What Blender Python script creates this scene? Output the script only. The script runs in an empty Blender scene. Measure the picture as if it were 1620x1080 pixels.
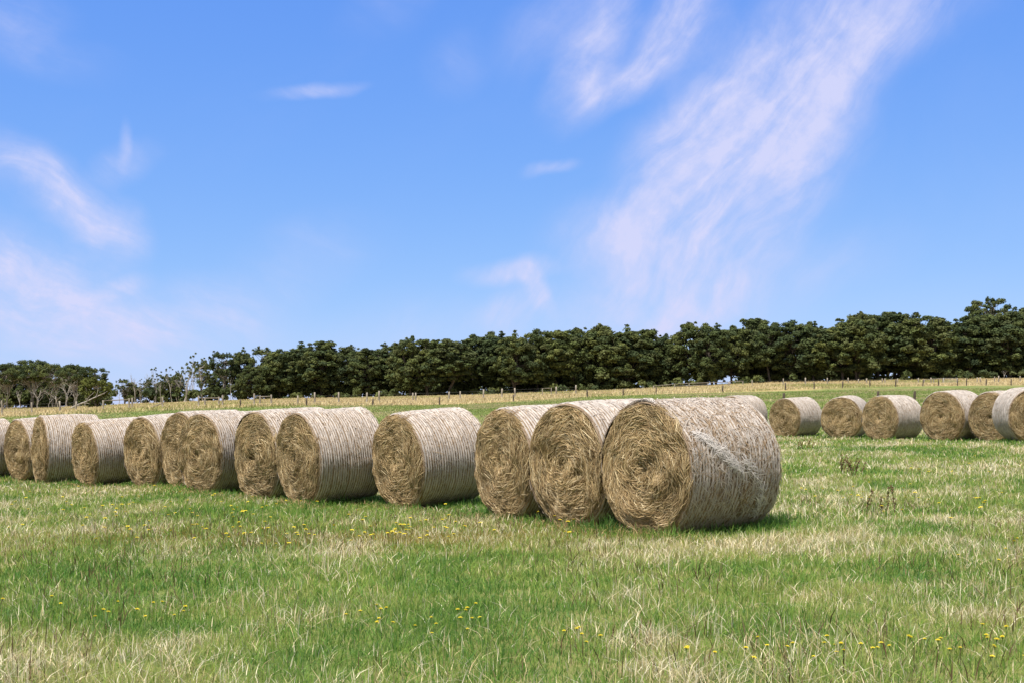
import bpy, math, random
import numpy as np
from mathutils import Vector

# ------------------------------------------------------------------ camera, sky, sun, exposure
S = bpy.context.scene
C = S.collection
F, CX, HY = 1850.0, 810.0, 622.0        # focal length and principal column / eye level, in photograph pixels
CAMZ = 1.5
cam = bpy.data.cameras.new("camera")
cam.sensor_width = 36.0
cam.lens = 36.0 * F / 1620.0
cam.shift_y = (HY - 540.0) / 1620.0
cam.clip_start = 0.1
cam.clip_end = 9000.0
camo = bpy.data.objects.new("camera", cam)
C.objects.link(camo)
camo.location = (0, 0, CAMZ)
camo.rotation_euler = (math.radians(90), 0, 0)
S.camera = camo

SUN_EL = math.radians(65)
SUN_AZ = math.atan2(-0.60, -0.80)        # from +Y towards +X: left of and a little behind the camera
sdir = Vector((math.cos(SUN_EL) * math.sin(SUN_AZ), math.cos(SUN_EL) * math.cos(SUN_AZ), math.sin(SUN_EL)))
sun = bpy.data.lights.new("sun", "SUN")
sun.energy = 5.0
sun.angle = math.radians(0.6)
sun.color = (1.0, 0.95, 0.87)
suno = bpy.data.objects.new("sun", sun)
C.objects.link(suno)
suno.rotation_euler = (-sdir).to_track_quat('-Z', 'Y').to_euler()

S.view_settings.view_transform = 'Standard'
S.view_settings.look = 'None'
S.view_settings.exposure = 0.50
S.view_settings.gamma = 1.0


class NT:
    """small helper for building node trees"""
    def __init__(self, tree):
        self.t = tree
        tree.nodes.clear()

    def n(self, kind, props=None, **ins):
        nd = self.t.nodes.new(kind)
        for k, v in (props or {}).items():
            setattr(nd, k, v)
        for k, v in ins.items():
            key = int(k[1:]) if k[0] == '_' and k[1:].isdigit() else k.replace('_', ' ')
            self.put(nd.inputs[key], v)
        return nd

    def put(self, sock, v):
        if isinstance(v, bpy.types.Node):
            v = v.outputs[0]
        if isinstance(v, bpy.types.NodeSocket):
            self.t.links.new(v, sock)
        else:
            sock.default_value = v

    def math(self, op, a, b=0.0, c=0.0, clamp=False):
        return self.n('ShaderNodeMath', dict(operation=op, use_clamp=clamp), _0=a, _1=b, _2=c).outputs[0]

    def vmath(self, op, a, b=(0, 0, 0)):
        nd = self.n('ShaderNodeVectorMath', dict(operation=op), _0=a, _1=b)
        return nd.outputs['Value'] if op in ('LENGTH', 'DOT_PRODUCT') else nd.outputs[0]

    def noise(self, vec, scale, detail=4.0, rough=0.55, dist=0.0):
        nd = self.n('ShaderNodeTexNoise', None, Vector=vec, Scale=scale, Detail=detail, Roughness=rough, Distortion=dist)
        return nd

    def mapr(self, v, a, b, c=0.0, d=1.0, smooth=True):
        return self.n('ShaderNodeMapRange', dict(interpolation_type='SMOOTHSTEP' if smooth else 'LINEAR'),
                      _0=v, _1=a, _2=b, _3=c, _4=d).outputs[0]

    def mapping(self, vec, loc=(0, 0, 0), rot=(0, 0, 0), scale=(1, 1, 1), kind='TEXTURE'):
        return self.n('ShaderNodeMapping', dict(vector_type=kind), Vector=vec, Location=loc, Rotation=rot, Scale=scale).outputs[0]

    def mix(self, fac, a, b, blend='MIX'):
        nd = self.n('ShaderNodeMix', dict(data_type='RGBA', blend_type=blend))
        self.put(nd.inputs[0], fac)
        self.put(nd.inputs[6], a)
        self.put(nd.inputs[7], b)
        return nd.outputs[2]


def rgb(r, g, b):
    return (r, g, b, 1.0)


def build_world():
    w = bpy.data.worlds.new("World")
    S.world = w
    w.use_nodes = True
    T = NT(w.node_tree)
    tc = T.n('ShaderNodeTexCoord')
    svec = T.vmath('NORMALIZE', T.vmath('ADD', tc.outputs['Generated'], (0.0, 0.0, 0.03)))
    sky = T.n('ShaderNodeTexSky', dict(sky_type='NISHITA', sun_disc=False, sun_elevation=SUN_EL, sun_rotation=SUN_AZ,
                                      altitude=100.0, air_density=1.0, dust_density=0.4, ozone_density=2.5))
    sc = T.n('ShaderNodeSeparateColor', None, _0=sky.outputs[0])
    ch = [T.math('MULTIPLY', T.math('POWER', sc.outputs[i], SKY_POW[i]), SKY_TINT[i]) for i in range(3)]
    skyc = T.n('ShaderNodeCombineColor', None, _0=ch[0], _1=ch[1], _2=ch[2]).outputs[0]
    T.put(sky.inputs[0], svec)
    sep = T.n('ShaderNodeSeparateXYZ', None, _0=tc.outputs['Generated'])
    yy = T.math('ADD', T.math('ABSOLUTE', sep.outputs[1]), 0.02)
    u = T.math('DIVIDE', sep.outputs[0], yy)
    v = T.math('DIVIDE', sep.outputs[2], yy)
    uv = T.n('ShaderNodeCombineXYZ', None, _0=u, _1=v, _2=0.0).outputs[0]
    # soft warp of the direction, then wispy streaks drawn out along the wind
    wn = T.noise(uv, 6.0, 3.0, 0.5)
    wv = T.vmath('SUBTRACT', wn.outputs['Color'], (0.5, 0.5, 0.5))
    wv = T.n('ShaderNodeVectorMath', dict(operation='SCALE'), _0=wv, Scale=0.055).outputs[0]
    w2 = T.vmath('SUBTRACT', T.noise(uv, 30.0, 5.0, 0.6).outputs['Color'], (0.5, 0.5, 0.5))
    w2 = T.n('ShaderNodeVectorMath', dict(operation='SCALE'), _0=w2, Scale=0.007).outputs[0]
    wuv = T.vmath('ADD', T.vmath('ADD', uv, wv), w2)

    def streaks(angle, su, sv, seed):
        m = T.mapping(wuv, (seed, seed * 0.7, 0), (0, 0, math.radians(angle)), (su, sv, 1))
        a = T.noise(m, 1.0, 7.0, 0.62, 0.4).outputs[0]
        return a
    fr = streaks(52, 0.14, 0.045, 3.1)
    fl = streaks(-28, 0.12, 0.045, 7.7)
    fine = T.noise(wuv, 34.0, 5.0, 0.62).outputs[0]
    fibr = T.mapr(streaks(56, 0.10, 0.028, 5.3), 0.28, 0.72, 0.74, 1.12)
    fibl = T.mapr(streaks(-22, 0.10, 0.018, 9.3), 0.28, 0.72, 0.66, 1.15)

    def blobs(lst):
        tot = None
        for px, py, ang, ra, rb, wgt in lst:
            m = T.mapping(wuv, ((px - CX) / F, (HY - py) / F, 0), (0, 0, math.radians(ang)), (ra * 1.35 / F, rb * 1.35 / F, 1))
            k = T.mapr(T.vmath('LENGTH', m), 1.0, 0.05, 0.0, wgt)
            tot = k if tot is None else T.math('ADD', tot, k)
        return tot
    right = [(1290, 90, 48, 260, 110, 0.75), (1180, 220, 55, 250, 145, 1.0), (1075, 215, 40, 100, 60, 0.55),
             (1120, 340, 58, 210, 130, 0.95), (1000, 375, 8, 130, 65, 0.9), (1060, 450, 25, 170, 75, 0.65),
             (1420, 40, 30, 200, 70, 0.45), (1230, 320, 42, 170, 45, 0.4), (1075, 25, 58, 130, 55, 1.05),
             (1000, 120, 42, 130, 30, 0.95), (935, 90, 62, 120, 42, 0.95), (890, 40, 40, 120, 60, 0.35),
             (925, 145, 80, 50, 22, 0.5), (805, 430, 6, 75, 20, 1.2), (845, 455, -65, 48, 20, 1.0), (790, 490, 25, 80, 34, 0.6),
             (870, 280, 14, 48, 14, 0.55), (1240, 450, 20, 190, 60, 0.3), (1090, 480, 30, 140, 50, 0.45)]
    right += [(720, 520, 8, 260, 60, 0.22), (1000, 470, 20, 260, 80, 0.25)]
    left = [(160, 545, 0, 300, 55, 0.4), (55, 290, -30, 150, 48, 0.85), (130, 345, -38, 130, 38, 0.75), (212, 362, -45, 60, 34, 0.7), (50, 450, -22, 200, 85, 1.1),
            (130, 510, -28, 150, 48, 0.85), (215, 462, 16, 50, 18, 0.6), (245, 510, -25, 80, 40, 0.55), (370, 490, 3, 130, 60, 0.85),
            (205, 275, 30, 70, 28, 0.4), (212, 245, 88, 40, 10, 0.4), (492, 160, 10, 80, 14, 0.7), (60, 40, -20, 90, 60, 0.3),
            (100, 110, -10, 120, 40, 0.2), (500, 410, 10, 120, 60, 0.22), (0, 400, -10, 90, 60, 0.5), (620, 20, 20, 90, 40, 0.2), (720, 110, 40, 60, 50, 0.2)]
    cr = T.math('MULTIPLY', T.math('MINIMUM', blobs(right), 1.15), T.math('MULTIPLY', fibr, T.mapr(fr, 0.30, 0.66, 0.34, 1.0)))
    cl = T.math('MULTIPLY', T.math('MINIMUM', blobs(left), 1.15), T.math('MULTIPLY', fibl, T.mapr(fl, 0.32, 0.66, 0.40, 1.0)))
    cloud = T.math('ADD', cr, cl)
    veil = T.mapr(streaks(30, 0.6, 0.3, 11.3), 0.45, 0.8, 0.0, 0.10)
    cloud = T.math('ADD', T.math('MULTIPLY', cloud, T.mapr(fine, 0.2, 0.75, 0.62, 1.1)), veil)
    above = T.mapr(sep.outputs[2], -0.01, 0.03)
    cloud = T.math('MULTIPLY', T.math('MINIMUM', cloud, 1.0), above)
    cloud = T.math('MULTIPLY', cloud, 0.9)
    col = T.mix(cloud, skyc, rgb(*CLOUD))
    # neutral cloud cover added overhead and behind, out of view, to whiten the ambient light
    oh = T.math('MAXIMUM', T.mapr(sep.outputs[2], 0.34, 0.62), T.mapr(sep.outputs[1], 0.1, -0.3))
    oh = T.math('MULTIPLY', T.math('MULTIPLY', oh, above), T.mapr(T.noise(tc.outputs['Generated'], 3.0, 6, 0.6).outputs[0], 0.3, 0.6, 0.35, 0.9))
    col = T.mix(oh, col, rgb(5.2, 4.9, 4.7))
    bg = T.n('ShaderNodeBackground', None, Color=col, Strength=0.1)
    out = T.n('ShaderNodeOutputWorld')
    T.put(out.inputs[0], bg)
    try:
        w.cycles.sampling_method = 'MANUAL'
        w.cycles.sample_map_resolution = 512
    except Exception:
        pass


SKY_TINT = (0.70, 1.32, 4.7)
SKY_POW = (1.0, 0.70, 0.22)
CLOUD = (4.9, 5.0, 6.9)
build_world()

# ------------------------------------------------------------------ helpers
rng = np.random.default_rng(11)
random.seed(5)


def tag(o, label=None, cat=None, group=None, kind=None):
    if label: o['label'] = label
    if cat: o['category'] = cat
    if group: o['group'] = group
    if kind: o['kind'] = kind
    return o


def empty(name, loc=(0, 0, 0), rot=(0, 0, 0), scale=(1, 1, 1)):
    o = bpy.data.objects.new(name, None)
    o.empty_display_size = 0.3
    C.objects.link(o)
    o.location, o.rotation_euler, o.scale = loc, rot, scale
    return o


def link(name, me, parent=None):
    o = bpy.data.objects.new(name, me)
    C.objects.link(o)
    if parent: o.parent = parent
    return o


def make_mesh(name, V, Q=None, T3=None, col=None, mats=(), midx=None, smooth=False, extra=None):
    V = np.asarray(V, np.float32).reshape(-1, 3)
    Q = np.zeros((0, 4), np.int32) if Q is None else np.asarray(Q, np.int32).reshape(-1, 4)
    T3 = np.zeros((0, 3), np.int32) if T3 is None else np.asarray(T3, np.int32).reshape(-1, 3)
    me = bpy.data.meshes.new(name)
    nq, nt = len(Q), len(T3)
    me.vertices.add(len(V)); me.vertices.foreach_set("co", V.ravel())
    me.loops.add(nq * 4 + nt * 3)
    me.loops.foreach_set("vertex_index", np.concatenate([Q.ravel(), T3.ravel()]).astype(np.int32))
    me.polygons.add(nq + nt)
    me.polygons.foreach_set("loop_start", np.concatenate([np.arange(nq) * 4, nq * 4 + np.arange(nt) * 3]).astype(np.int32))
    try:
        me.polygons.foreach_set("loop_total", np.concatenate([np.full(nq, 4), np.full(nt, 3)]).astype(np.int32))
    except Exception:
        pass
    if midx is not None: me.polygons.foreach_set("material_index", np.asarray(midx, np.int32))
    if smooth: me.polygons.foreach_set("use_smooth", np.ones(nq + nt, bool))
    if col is not None:
        a = me.attributes.new("col", 'FLOAT_COLOR', 'POINT')
        cc = np.ones((len(V), 4), np.float32); cc[:, :3] = col
        a.data.foreach_set("color", cc.ravel())
    for k, arr in (extra or {}).items():
        a = me.attributes.new(k, 'FLOAT', 'POINT')
        a.data.foreach_set("value", np.asarray(arr, np.float32).ravel())
    for m in mats: me.materials.append(m)
    me.update(calc_edges=True)
    me.validate()
    return me


def ribbons(P, W, col):
    """P (n,k,3) centre lines, W (n,k,3) half-width vectors, col (n,3) -> verts, quads, colours"""
    n, k = P.shape[:2]
    V = np.stack([P - W, P + W], 2).reshape(-1, 3)
    base = (np.arange(n) * k * 2)[:, None] + (np.arange(k - 1) * 2)[None, :]
    Q = np.stack([base, base + 1, base + 3, base + 2], -1).reshape(-1, 4)
    return V, Q, np.repeat(col, k * 2, 0)


class MB:
    """collects tubes, boxes and leaf cards into one mesh"""
    def __init__(self):
        self.V, self.Q, self.C, self.M, self.n = [], [], [], [], 0

    def add(self, V, Q, col=(1, 1, 1), mi=0):
        V = np.asarray(V, float).reshape(-1, 3); Q = np.asarray(Q, int).reshape(-1, 4)
        self.V.append(V); self.Q.append(Q + self.n); self.n += len(V)
        c = np.asarray(col, float)
        self.C.append(np.tile(c, (len(V), 1)) if c.ndim == 1 else c)
        self.M.append(np.full(len(Q), mi))

    def tube(self, pts, rad, sides=6, col=(1, 1, 1), mi=0, cap=True):
        pts = np.asarray(pts, float); k = len(pts)
        rad = np.broadcast_to(np.asarray(rad, float), (k,))
        tan = np.gradient(pts, axis=0); tan /= np.linalg.norm(tan, axis=1, keepdims=True) + 1e-9
        ref = np.array([1.0, 0.2, 0.1]) if abs(tan[0, 2]) > 0.7 else np.array([0.1, 0.05, 1.0])
        a = np.cross(tan, ref); a /= np.linalg.norm(a, axis=1, keepdims=True) + 1e-9
        b = np.cross(tan, a)
        th = np.arange(sides) / sides * 2 * math.pi
        V = pts[:, None, :] + rad[:, None, None] * (np.cos(th)[None, :, None] * a[:, None, :] + np.sin(th)[None, :, None] * b[:, None, :])
        Q = []
        for i in range(k - 1):
            for j in range(sides):
                j2 = (j + 1) % sides
                Q.append((i * sides + j, i * sides + j2, (i + 1) * sides + j2, (i + 1) * sides + j))
        if cap and sides % 2 == 0:
            for i0 in (0, (k - 1) * sides):
                for j in range(0, sides // 2 - 1):
                    Q.append((i0 + j, i0 + j + 1, i0 + sides - 2 - j, i0 + sides - 1 - j))
        self.add(V.reshape(-1, 3), Q, col, mi)

    def build(self, name, mats, parent=None, smooth=False):
        return link(name, self.mesh(name, mats, smooth), parent)

    def mesh(self, name, mats, smooth=False):
        return make_mesh(name, np.concatenate(self.V), np.concatenate(self.Q), None, np.concatenate(self.C), mats, np.concatenate(self.M), smooth)


_tab = np.random.default_rng(3).random((256, 256))


def vnoise(x, y, s=1.0, seed=0):
    x = np.asarray(x, float) / s + seed * 17.3; y = np.asarray(y, float) / s + seed * 9.1
    xi, yi = np.floor(x).astype(int), np.floor(y).astype(int)
    fx, fy = x - xi, y - yi
    fx = fx * fx * (3 - 2 * fx); fy = fy * fy * (3 - 2 * fy)
    t = lambda i, j: _tab[i & 255, j & 255]
    return (t(xi, yi) * (1 - fx) + t(xi + 1, yi) * fx) * (1 - fy) + (t(xi, yi + 1) * (1 - fx) + t(xi + 1, yi + 1) * fx) * fy


def fbm(x, y, s=1.0, seed=0, o=3):
    r, a, tot = 0.0, 1.0, 0.0
    for i in range(o):
        r = r + a * vnoise(x, y, s / 2 ** i, seed + i * 3); tot += a; a *= 0.5
    return r / tot


def sstep(a, b, x):
    t = np.clip((np.asarray(x, float) - a) / (b - a), 0, 1)
    return t * t * (3 - 2 * t)


# ------------------------------------------------------------------ bale survey: face ellipse in the photograph and distance
# key: (face left, face right, top, bottom, distance, length, tilt deg, yaw override)
BALES = dict(
    A=(950, 1090, 628, 840, 12.2, 1.30, 1.0, None), B=(835, 957, 633, 827, 13.5, 1.25, 1.5, None),
    C=(752, 842, 641, 815, 14.9, 1.22, 2.0, None), D=(592, 672, 650, 800, 17.3, 1.20, 4.0, None),
    E=(440, 508, 648, 793, 17.9, 1.17, 3.5, None), F=(372, 440, 646, 787, 19.1, 1.25, 2.5, None),
    G=(282, 350, 650, 777, 20.4, 1.22, 1.0, None), H=(254, 314, 648, 770, 22.0, 1.22, 1.0, None),
    I=(197, 256, 656, 769, 22.9, 1.25, 3.0, None), J=(117, 157, 664, 766, 24.0, 1.20, 4.0, None),
    K=(50, 76, 655, 763, 25.9, 1.22, 0.5, None), L=(9, 48, 660, 758, 27.2, 1.22, 2.0, None),
    M=(-90, -58, 663, 756, 27.9, 1.25, 2.0, None), N=(1130, 1180, 624, 689, 44.0, 1.25, 0.5, None),
    O=(1217, 1266, 628, 690, 41.8, 1.25, 2.0, None), P=(1298, 1364, 626, 692, 39.2, 1.22, 2.0, None),
    Q=(1363, 1420, 624, 695, 36.5, 1.22, 0.5, None), R=(1455, 1525, 617, 695, 33.8, 1.22, 1.5, None),
    S=(1532, 1602, 617, 697, 32.6, 1.22, 1.5, None), T=(1594, 1686, 611, 698, 29.8, 1.12, 1.0, 2.0))


def bale_fit(b):
    xl, xr, yt, yb, d, L, tilt, yaw = b
    D = d * (yb - yt) / F
    u = ((xl + xr) / 2 - CX) / F
    x, ph = u * d, math.atan(u)
    if yaw is None:
        def wid(a):
            t = (math.cos(ph + a), -math.sin(ph + a))
            c = [F * (x + s * D / 2 * t[0]) / (d + s * D / 2 * t[1]) for s in (-1, 1)]
            return abs(c[1] - c[0])
        lo, hi = 0.0, 1.5
        for _ in range(40):
            m = (lo + hi) / 2
            if wid(m) > xr - xl: lo = m
            else: hi = m
        yaw = ph + lo
    else:
        yaw = math.radians(yaw)
    return dict(x=x, y=d, D=D, L=L, yaw=yaw, tilt=math.radians(tilt), z=CAMZ - (yb - HY) * d / F)


FIT = {k: bale_fit(b) for k, b in BALES.items()}

# ------------------------------------------------------------------ terrain: thin-plate spline through surveyed points
pts = []
for k, b in FIT.items():
    pts.append((b['x'], b['y'], b['z'] - 0.035))
for px, py, d in ((810, 1080, 5.85), (100, 1080, 6.0), (1500, 1080, 5.7), (600, 648, 100), (200, 662, 90), (1400, 628, 90), (1000, 640, 80),
                  (3, 656, 110), (95, 650, 118), (257, 644, 124), (402, 642, 130), (500, 637, 135), (600, 635, 140), (815, 627, 146),
                  (485, 641, 112), (695, 640, 118), (929, 627, 125), (1143, 620, 131), (1376, 612, 138), (1590, 609, 145),
                  (1239, 609, 166), (1473, 607, 178), (1600, 605, 190), (0, 646, 214), (100, 645, 214), (200, 640, 215), (300, 636, 216), (400, 633, 217), (500, 630.5, 218),
                  (600, 628.5, 219), (700, 627, 219), (800, 625, 220), (900, 621, 220), (1000, 617, 221), (1100, 611, 221), (1200, 606, 222), (1300, 603.5, 223),
                  (1400, 601.5, 223), (1500, 599.5, 224), (1600, 598.5, 225), (1200, 603, 245), (600, 627, 245), (1600, 597, 250), (100, 645, 240)):
    pts.append(((px - CX) / F * d, d, CAMZ - (py - HY) * d / F))
for x, y, z in ((0, -3, 0.05), (-6, -4, 0.0), (6, -4, 0.08), (0, -40, 0.2), (-60, -30, -0.8), (60, -30, 1.0), (-90, 60, -2.6), (90, 60, 1.2),
                (-110, 200, -2.5), (120, 200, 4.2)):
    pts.append((x, y, z))
pts = np.array(pts)


def _k(r2):
    return 0.5 * r2 * np.log(r2 + 1e-9)


_n = len(pts)
_K = _k(((pts[:, None, :2] - pts[None, :, :2]) ** 2).sum(-1)) + np.eye(_n) * 0.4
_Pm = np.c_[np.ones(_n), pts[:, :2]]
_A = np.block([[_K, _Pm], [_Pm.T, np.zeros((3, 3))]])
_w = np.linalg.solve(_A, np.r_[pts[:, 2], np.zeros(3)])


def ground_z(x, y, bumps=True):
    x = np.atleast_1d(np.asarray(x, float)); y = np.atleast_1d(np.asarray(y, float))
    r = np.hypot(x, y)
    k = np.minimum(1.0, 240.0 / np.maximum(r, 1e-6))
    xc, yc = x * k, y * k
    out = np.empty(len(x))
    for i in range(0, len(x), 20000):
        a, b = xc[i:i + 20000], yc[i:i + 20000]
        r2 = (a[:, None] - pts[None, :, 0]) ** 2 + (b[:, None] - pts[None, :, 1]) ** 2
        out[i:i + 20000] = _k(r2) @ _w[:_n] + _w[_n] + _w[_n + 1] * a + _w[_n + 2] * b
    out = out - 0.012 * np.maximum(r - 240.0, 0)
    if bumps:
        out = out + (fbm(x, y, 1.4, 5) - 0.5) * 0.07 * np.clip(1 - r / 80, 0, 1)
    return out


def gz(x, y):
    return float(ground_z(x, y)[0])


def pix(px, d, py=None):
    x = (px - CX) / F * d
    return (x, d, gz(x, d)) if py is None else (x, d, CAMZ - (py - HY) * d / F)


def pix_ground(px, py):
    lo, hi = 3.0, 60.0
    for _ in range(40):
        m = (lo + hi) / 2
        if CAMZ - (py - HY) * m / F > gz((px - CX) / F * m, m): lo = m
        else: hi = m
    return (px - CX) / F * lo, lo


FRONT = lambda x: 120.4 + 0.427 * x      # the near paddock fence
BACK = lambda x: 139.8 + 0.62 * x        # the far timber fence

# ------------------------------------------------------------------ materials


def new_mat(name):
    m = bpy.data.materials.new(name)
    m.use_nodes = True
    return m, NT(m.node_tree)


def finish(T, shader):
    o = T.n('ShaderNodeOutputMaterial')
    T.put(o.inputs[0], shader)


def blade_mat(name, trans=0.3, rough=0.6, spec=0.25, hue=(1.0, 1.0, 1.0)):
    m, T = new_mat(name)
    a = T.n('ShaderNodeAttribute', dict(attribute_name='col'))
    c = T.mix(1.0, a.outputs['Color'], rgb(*hue), 'MULTIPLY')
    p = T.n('ShaderNodeBsdfPrincipled', None, Base_Color=c, Roughness=rough, Specular_IOR_Level=spec)
    t = T.n('ShaderNodeBsdfTranslucent', None, Color=c)
    mx = T.n('ShaderNodeMixShader', None, _0=trans, _1=p, _2=t)
    finish(T, mx)
    return m


def ground_mat():
    m, T = new_mat("pasture")
    geo = T.n('ShaderNodeNewGeometry')
    pos = geo.outputs['Position']
    big = T.noise(pos, 0.12, 5, 0.6).outputs[0]
    mid = T.noise(pos, 1.1, 6, 0.65).outputs[0]
    fin = T.noise(pos, 16.0, 6, 0.7).outputs[0]
    green = T.mix(T.mapr(mid, 0.35, 0.65), rgb(0.08, 0.13, 0.03), rgb(0.20, 0.235, 0.065))
    straw = T.mix(T.mapr(fin, 0.3, 0.7), rgb(0.16, 0.12, 0.055), rgb(0.36, 0.29, 0.14))
    f = T.math('ADD', T.math('MULTIPLY', big, 0.6), T.math('MULTIPLY', mid, 0.5))
    near = T.mix(T.mapr(f, 0.52, 0.68, 0.0, 0.65), green, straw)
    near = T.mix(T.mapr(fin, 0.58, 0.75, 0.0, 0.5), near, rgb(0.03, 0.028, 0.014))
    far = T.mix(T.mapr(mid, 0.3, 0.7), rgb(0.30, 0.225, 0.095), rgb(0.42, 0.33, 0.16))
    far = T.mix(T.mapr(big, 0.5, 0.75, 0.0, 0.5), far, rgb(0.16, 0.17, 0.05))
    st = T.n('ShaderNodeAttribute', dict(attribute_name='straw')).outputs['Fac']
    c = T.mix(st, near, far)
    b = T.n('ShaderNodeBump', None, Strength=0.8, Distance=0.05, Height=fin)
    p = T.n('ShaderNodeBsdfPrincipled', None, Base_Color=c, Roughness=0.95, Specular_IOR_Level=0.1, Normal=b)
    finish(T, p)
    return m


def hay_mat():
    m, T = new_mat("packed_hay")
    tc = T.n('ShaderNodeTexCoord').outputs['Object']
    sep = T.n('ShaderNodeSeparateXYZ', None, _0=tc)
    zz = T.math('SUBTRACT', sep.outputs[2], 0.67)
    r = T.math('SQRT', T.math('ADD', T.math('MULTIPLY', sep.outputs[0], sep.outputs[0]), T.math('MULTIPLY', zz, zz)))
    th = T.math('ARCTAN2', zz, sep.outputs[0])
    sw = T.n('ShaderNodeCombineXYZ', None, _0=T.math('MULTIPLY', r, 46.0), _1=T.math('MULTIPLY', th, 5.0), _2=sep.outputs[1])
    s = T.noise(sw, 1.0, 5, 0.65, 1.2).outputs[0]
    n = T.noise(tc, 7.0, 5, 0.6).outputs[0]
    c = T.mix(T.mapr(s, 0.35, 0.68), rgb(0.05, 0.032, 0.014), rgb(0.25, 0.165, 0.075))
    c = T.mix(T.mapr(n, 0.45, 0.75, 0.0, 0.5), c, rgb(0.11, 0.07, 0.03))
    b = T.n('ShaderNodeBump', None, Strength=1.0, Distance=0.03, Height=s)
    finish(T, T.n('ShaderNodeBsdfPrincipled', None, Base_Color=c, Roughness=0.9, Specular_IOR_Level=0.1, Normal=b))
    return m


def net_mat():
    m, T = new_mat("netting_over_straw")
    tc = T.n('ShaderNodeTexCoord').outputs['Object']
    n = T.noise(tc, 4.0, 6, 0.65).outputs[0]
    st = T.mapping(tc, (0, 0, 0), (0, 0, 0), (14, 60, 14), 'POINT')
    f = T.noise(st, 1.0, 6, 0.7, 0.8).outputs[0]
    c = T.mix(T.mapr(f, 0.35, 0.68), rgb(0.15, 0.10, 0.06), rgb(0.36, 0.28, 0.20))
    c = T.mix(T.mapr(n, 0.42, 0.72, 0.0, 0.6), c, rgb(0.25, 0.17, 0.10))
    b = T.n('ShaderNodeBump', None, Strength=0.9, Distance=0.02, Height=f)
    finish(T, T.n('ShaderNodeBsdfPrincipled', None, Base_Color=c, Roughness=0.75, Specular_IOR_Level=0.25, Normal=b))
    return m


def bark_mat(name, c1, c2):
    m, T = new_mat(name)
    tc = T.n('ShaderNodeTexCoord').outputs['Object']
    n = T.noise(T.mapping(tc, (0, 0, 0), (0, 0, 0), (3, 3, 0.6), 'POINT'), 1.6, 5, 0.65).outputs[0]
    c = T.mix(T.mapr(n, 0.35, 0.68), rgb(*c1), rgb(*c2))
    b = T.n('ShaderNodeBump', None, Strength=0.6, Distance=0.05, Height=n)
    finish(T, T.n('ShaderNodeBsdfPrincipled', None, Base_Color=c, Roughness=0.9, Specular_IOR_Level=0.15, Normal=b))
    return m


def leaf_mat():
    m, T = new_mat("gum_leaves")
    a = T.n('ShaderNodeAttribute', dict(attribute_name='col'))
    oi = T.n('ShaderNodeObjectInfo')
    tone = T.mix(oi.outputs['Random'], rgb(0.80, 0.84, 0.88), rgb(1.2, 1.14, 0.98))
    c = T.mix(1.0, a.outputs['Color'], tone, 'MULTIPLY')
    p = T.n('ShaderNodeBsdfPrincipled', None, Base_Color=c, Roughness=0.85, Specular_IOR_Level=0.12)
    t = T.n('ShaderNodeBsdfTranslucent', None, Color=c)
    finish(T, T.n('ShaderNodeMixShader', None, _0=0.18, _1=p, _2=t))
    return m


def flat_mat(name, c, rough=0.6):
    m, T = new_mat(name)
    tc = T.n('ShaderNodeTexCoord').outputs['Object']
    n = T.noise(tc, 30.0, 3, 0.6).outputs[0]
    cc = T.mix(T.mapr(n, 0.3, 0.7), rgb(*[v * 0.75 for v in c]), rgb(*c))
    finish(T, T.n('ShaderNodeBsdfPrincipled', None, Base_Color=cc, Roughness=rough, Specular_IOR_Level=0.3))
    return m


M_GROUND = ground_mat()
M_BLADE = blade_mat("grass_blades", 0.48, 0.5, 0.3)
M_DRY = blade_mat("dry_straw_blades", 0.25, 0.65, 0.2)
M_STRAND = blade_mat("hay_strands", 0.12, 0.75, 0.15)
M_NETSTR = blade_mat("net_strands", 0.1, 0.6, 0.3)
M_HAY = hay_mat()
M_NET = net_mat()
M_LEAF = leaf_mat()
M_BARK_D = bark_mat("dark_bark", (0.05, 0.042, 0.035), (0.13, 0.11, 0.09))
M_BARK_P = bark_mat("pale_bark", (0.20, 0.18, 0.155), (0.42, 0.39, 0.34))
M_POST = bark_mat("weathered_timber", (0.16, 0.14, 0.11), (0.36, 0.32, 0.26))
M_POST_D = bark_mat("dark_timber", (0.05, 0.04, 0.03), (0.12, 0.095, 0.07))
M_WIRE = flat_mat("fence_wire", (0.22, 0.22, 0.22), 0.45)
M_GALV = flat_mat("galvanised_steel", (0.42, 0.43, 0.43), 0.4)
M_YEL = flat_mat("yellow_petals", (0.85, 0.68, 0.03), 0.6)
M_STEM = flat_mat("flower_stem", (0.10, 0.15, 0.04), 0.6)

# ------------------------------------------------------------------ ground sheet


def spaced(n, near, far):
    t = np.linspace(-1, 1, n)
    k = math.asinh(far / near)
    return near * np.sinh(k * t)


gx = spaced(281, 4.0, 3500.0)
gy = np.concatenate([np.linspace(-500, -5, 26), np.linspace(-4.2, 45, 240), 45 + 1.0 * (np.exp(np.linspace(0.02, math.log(3200), 120)) - 1)])
GX, GY = np.meshgrid(gx, gy)
fx_, fy_ = GX.ravel(), GY.ravel()
GZ = ground_z(fx_, fy_)
nx, ny = len(gx), len(gy)
idx = np.arange(nx * ny).reshape(ny, nx)
Q = np.stack([idx[:-1, :-1], idx[:-1, 1:], idx[1:, 1:], idx[1:, :-1]], -1).reshape(-1, 4)
straw_a = sstep(-3, 3, fy_ - FRONT(fx_) + (fbm(fx_, fy_, 9, 2) - 0.5) * 10)
go = link("pasture_ground", make_mesh("pasture_ground", np.c_[fx_, fy_, GZ], Q, mats=[M_GROUND], smooth=True, extra=dict(straw=straw_a)))
tag(go, kind='structure')

# ------------------------------------------------------------------ hay bales
R0 = 0.70


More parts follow.
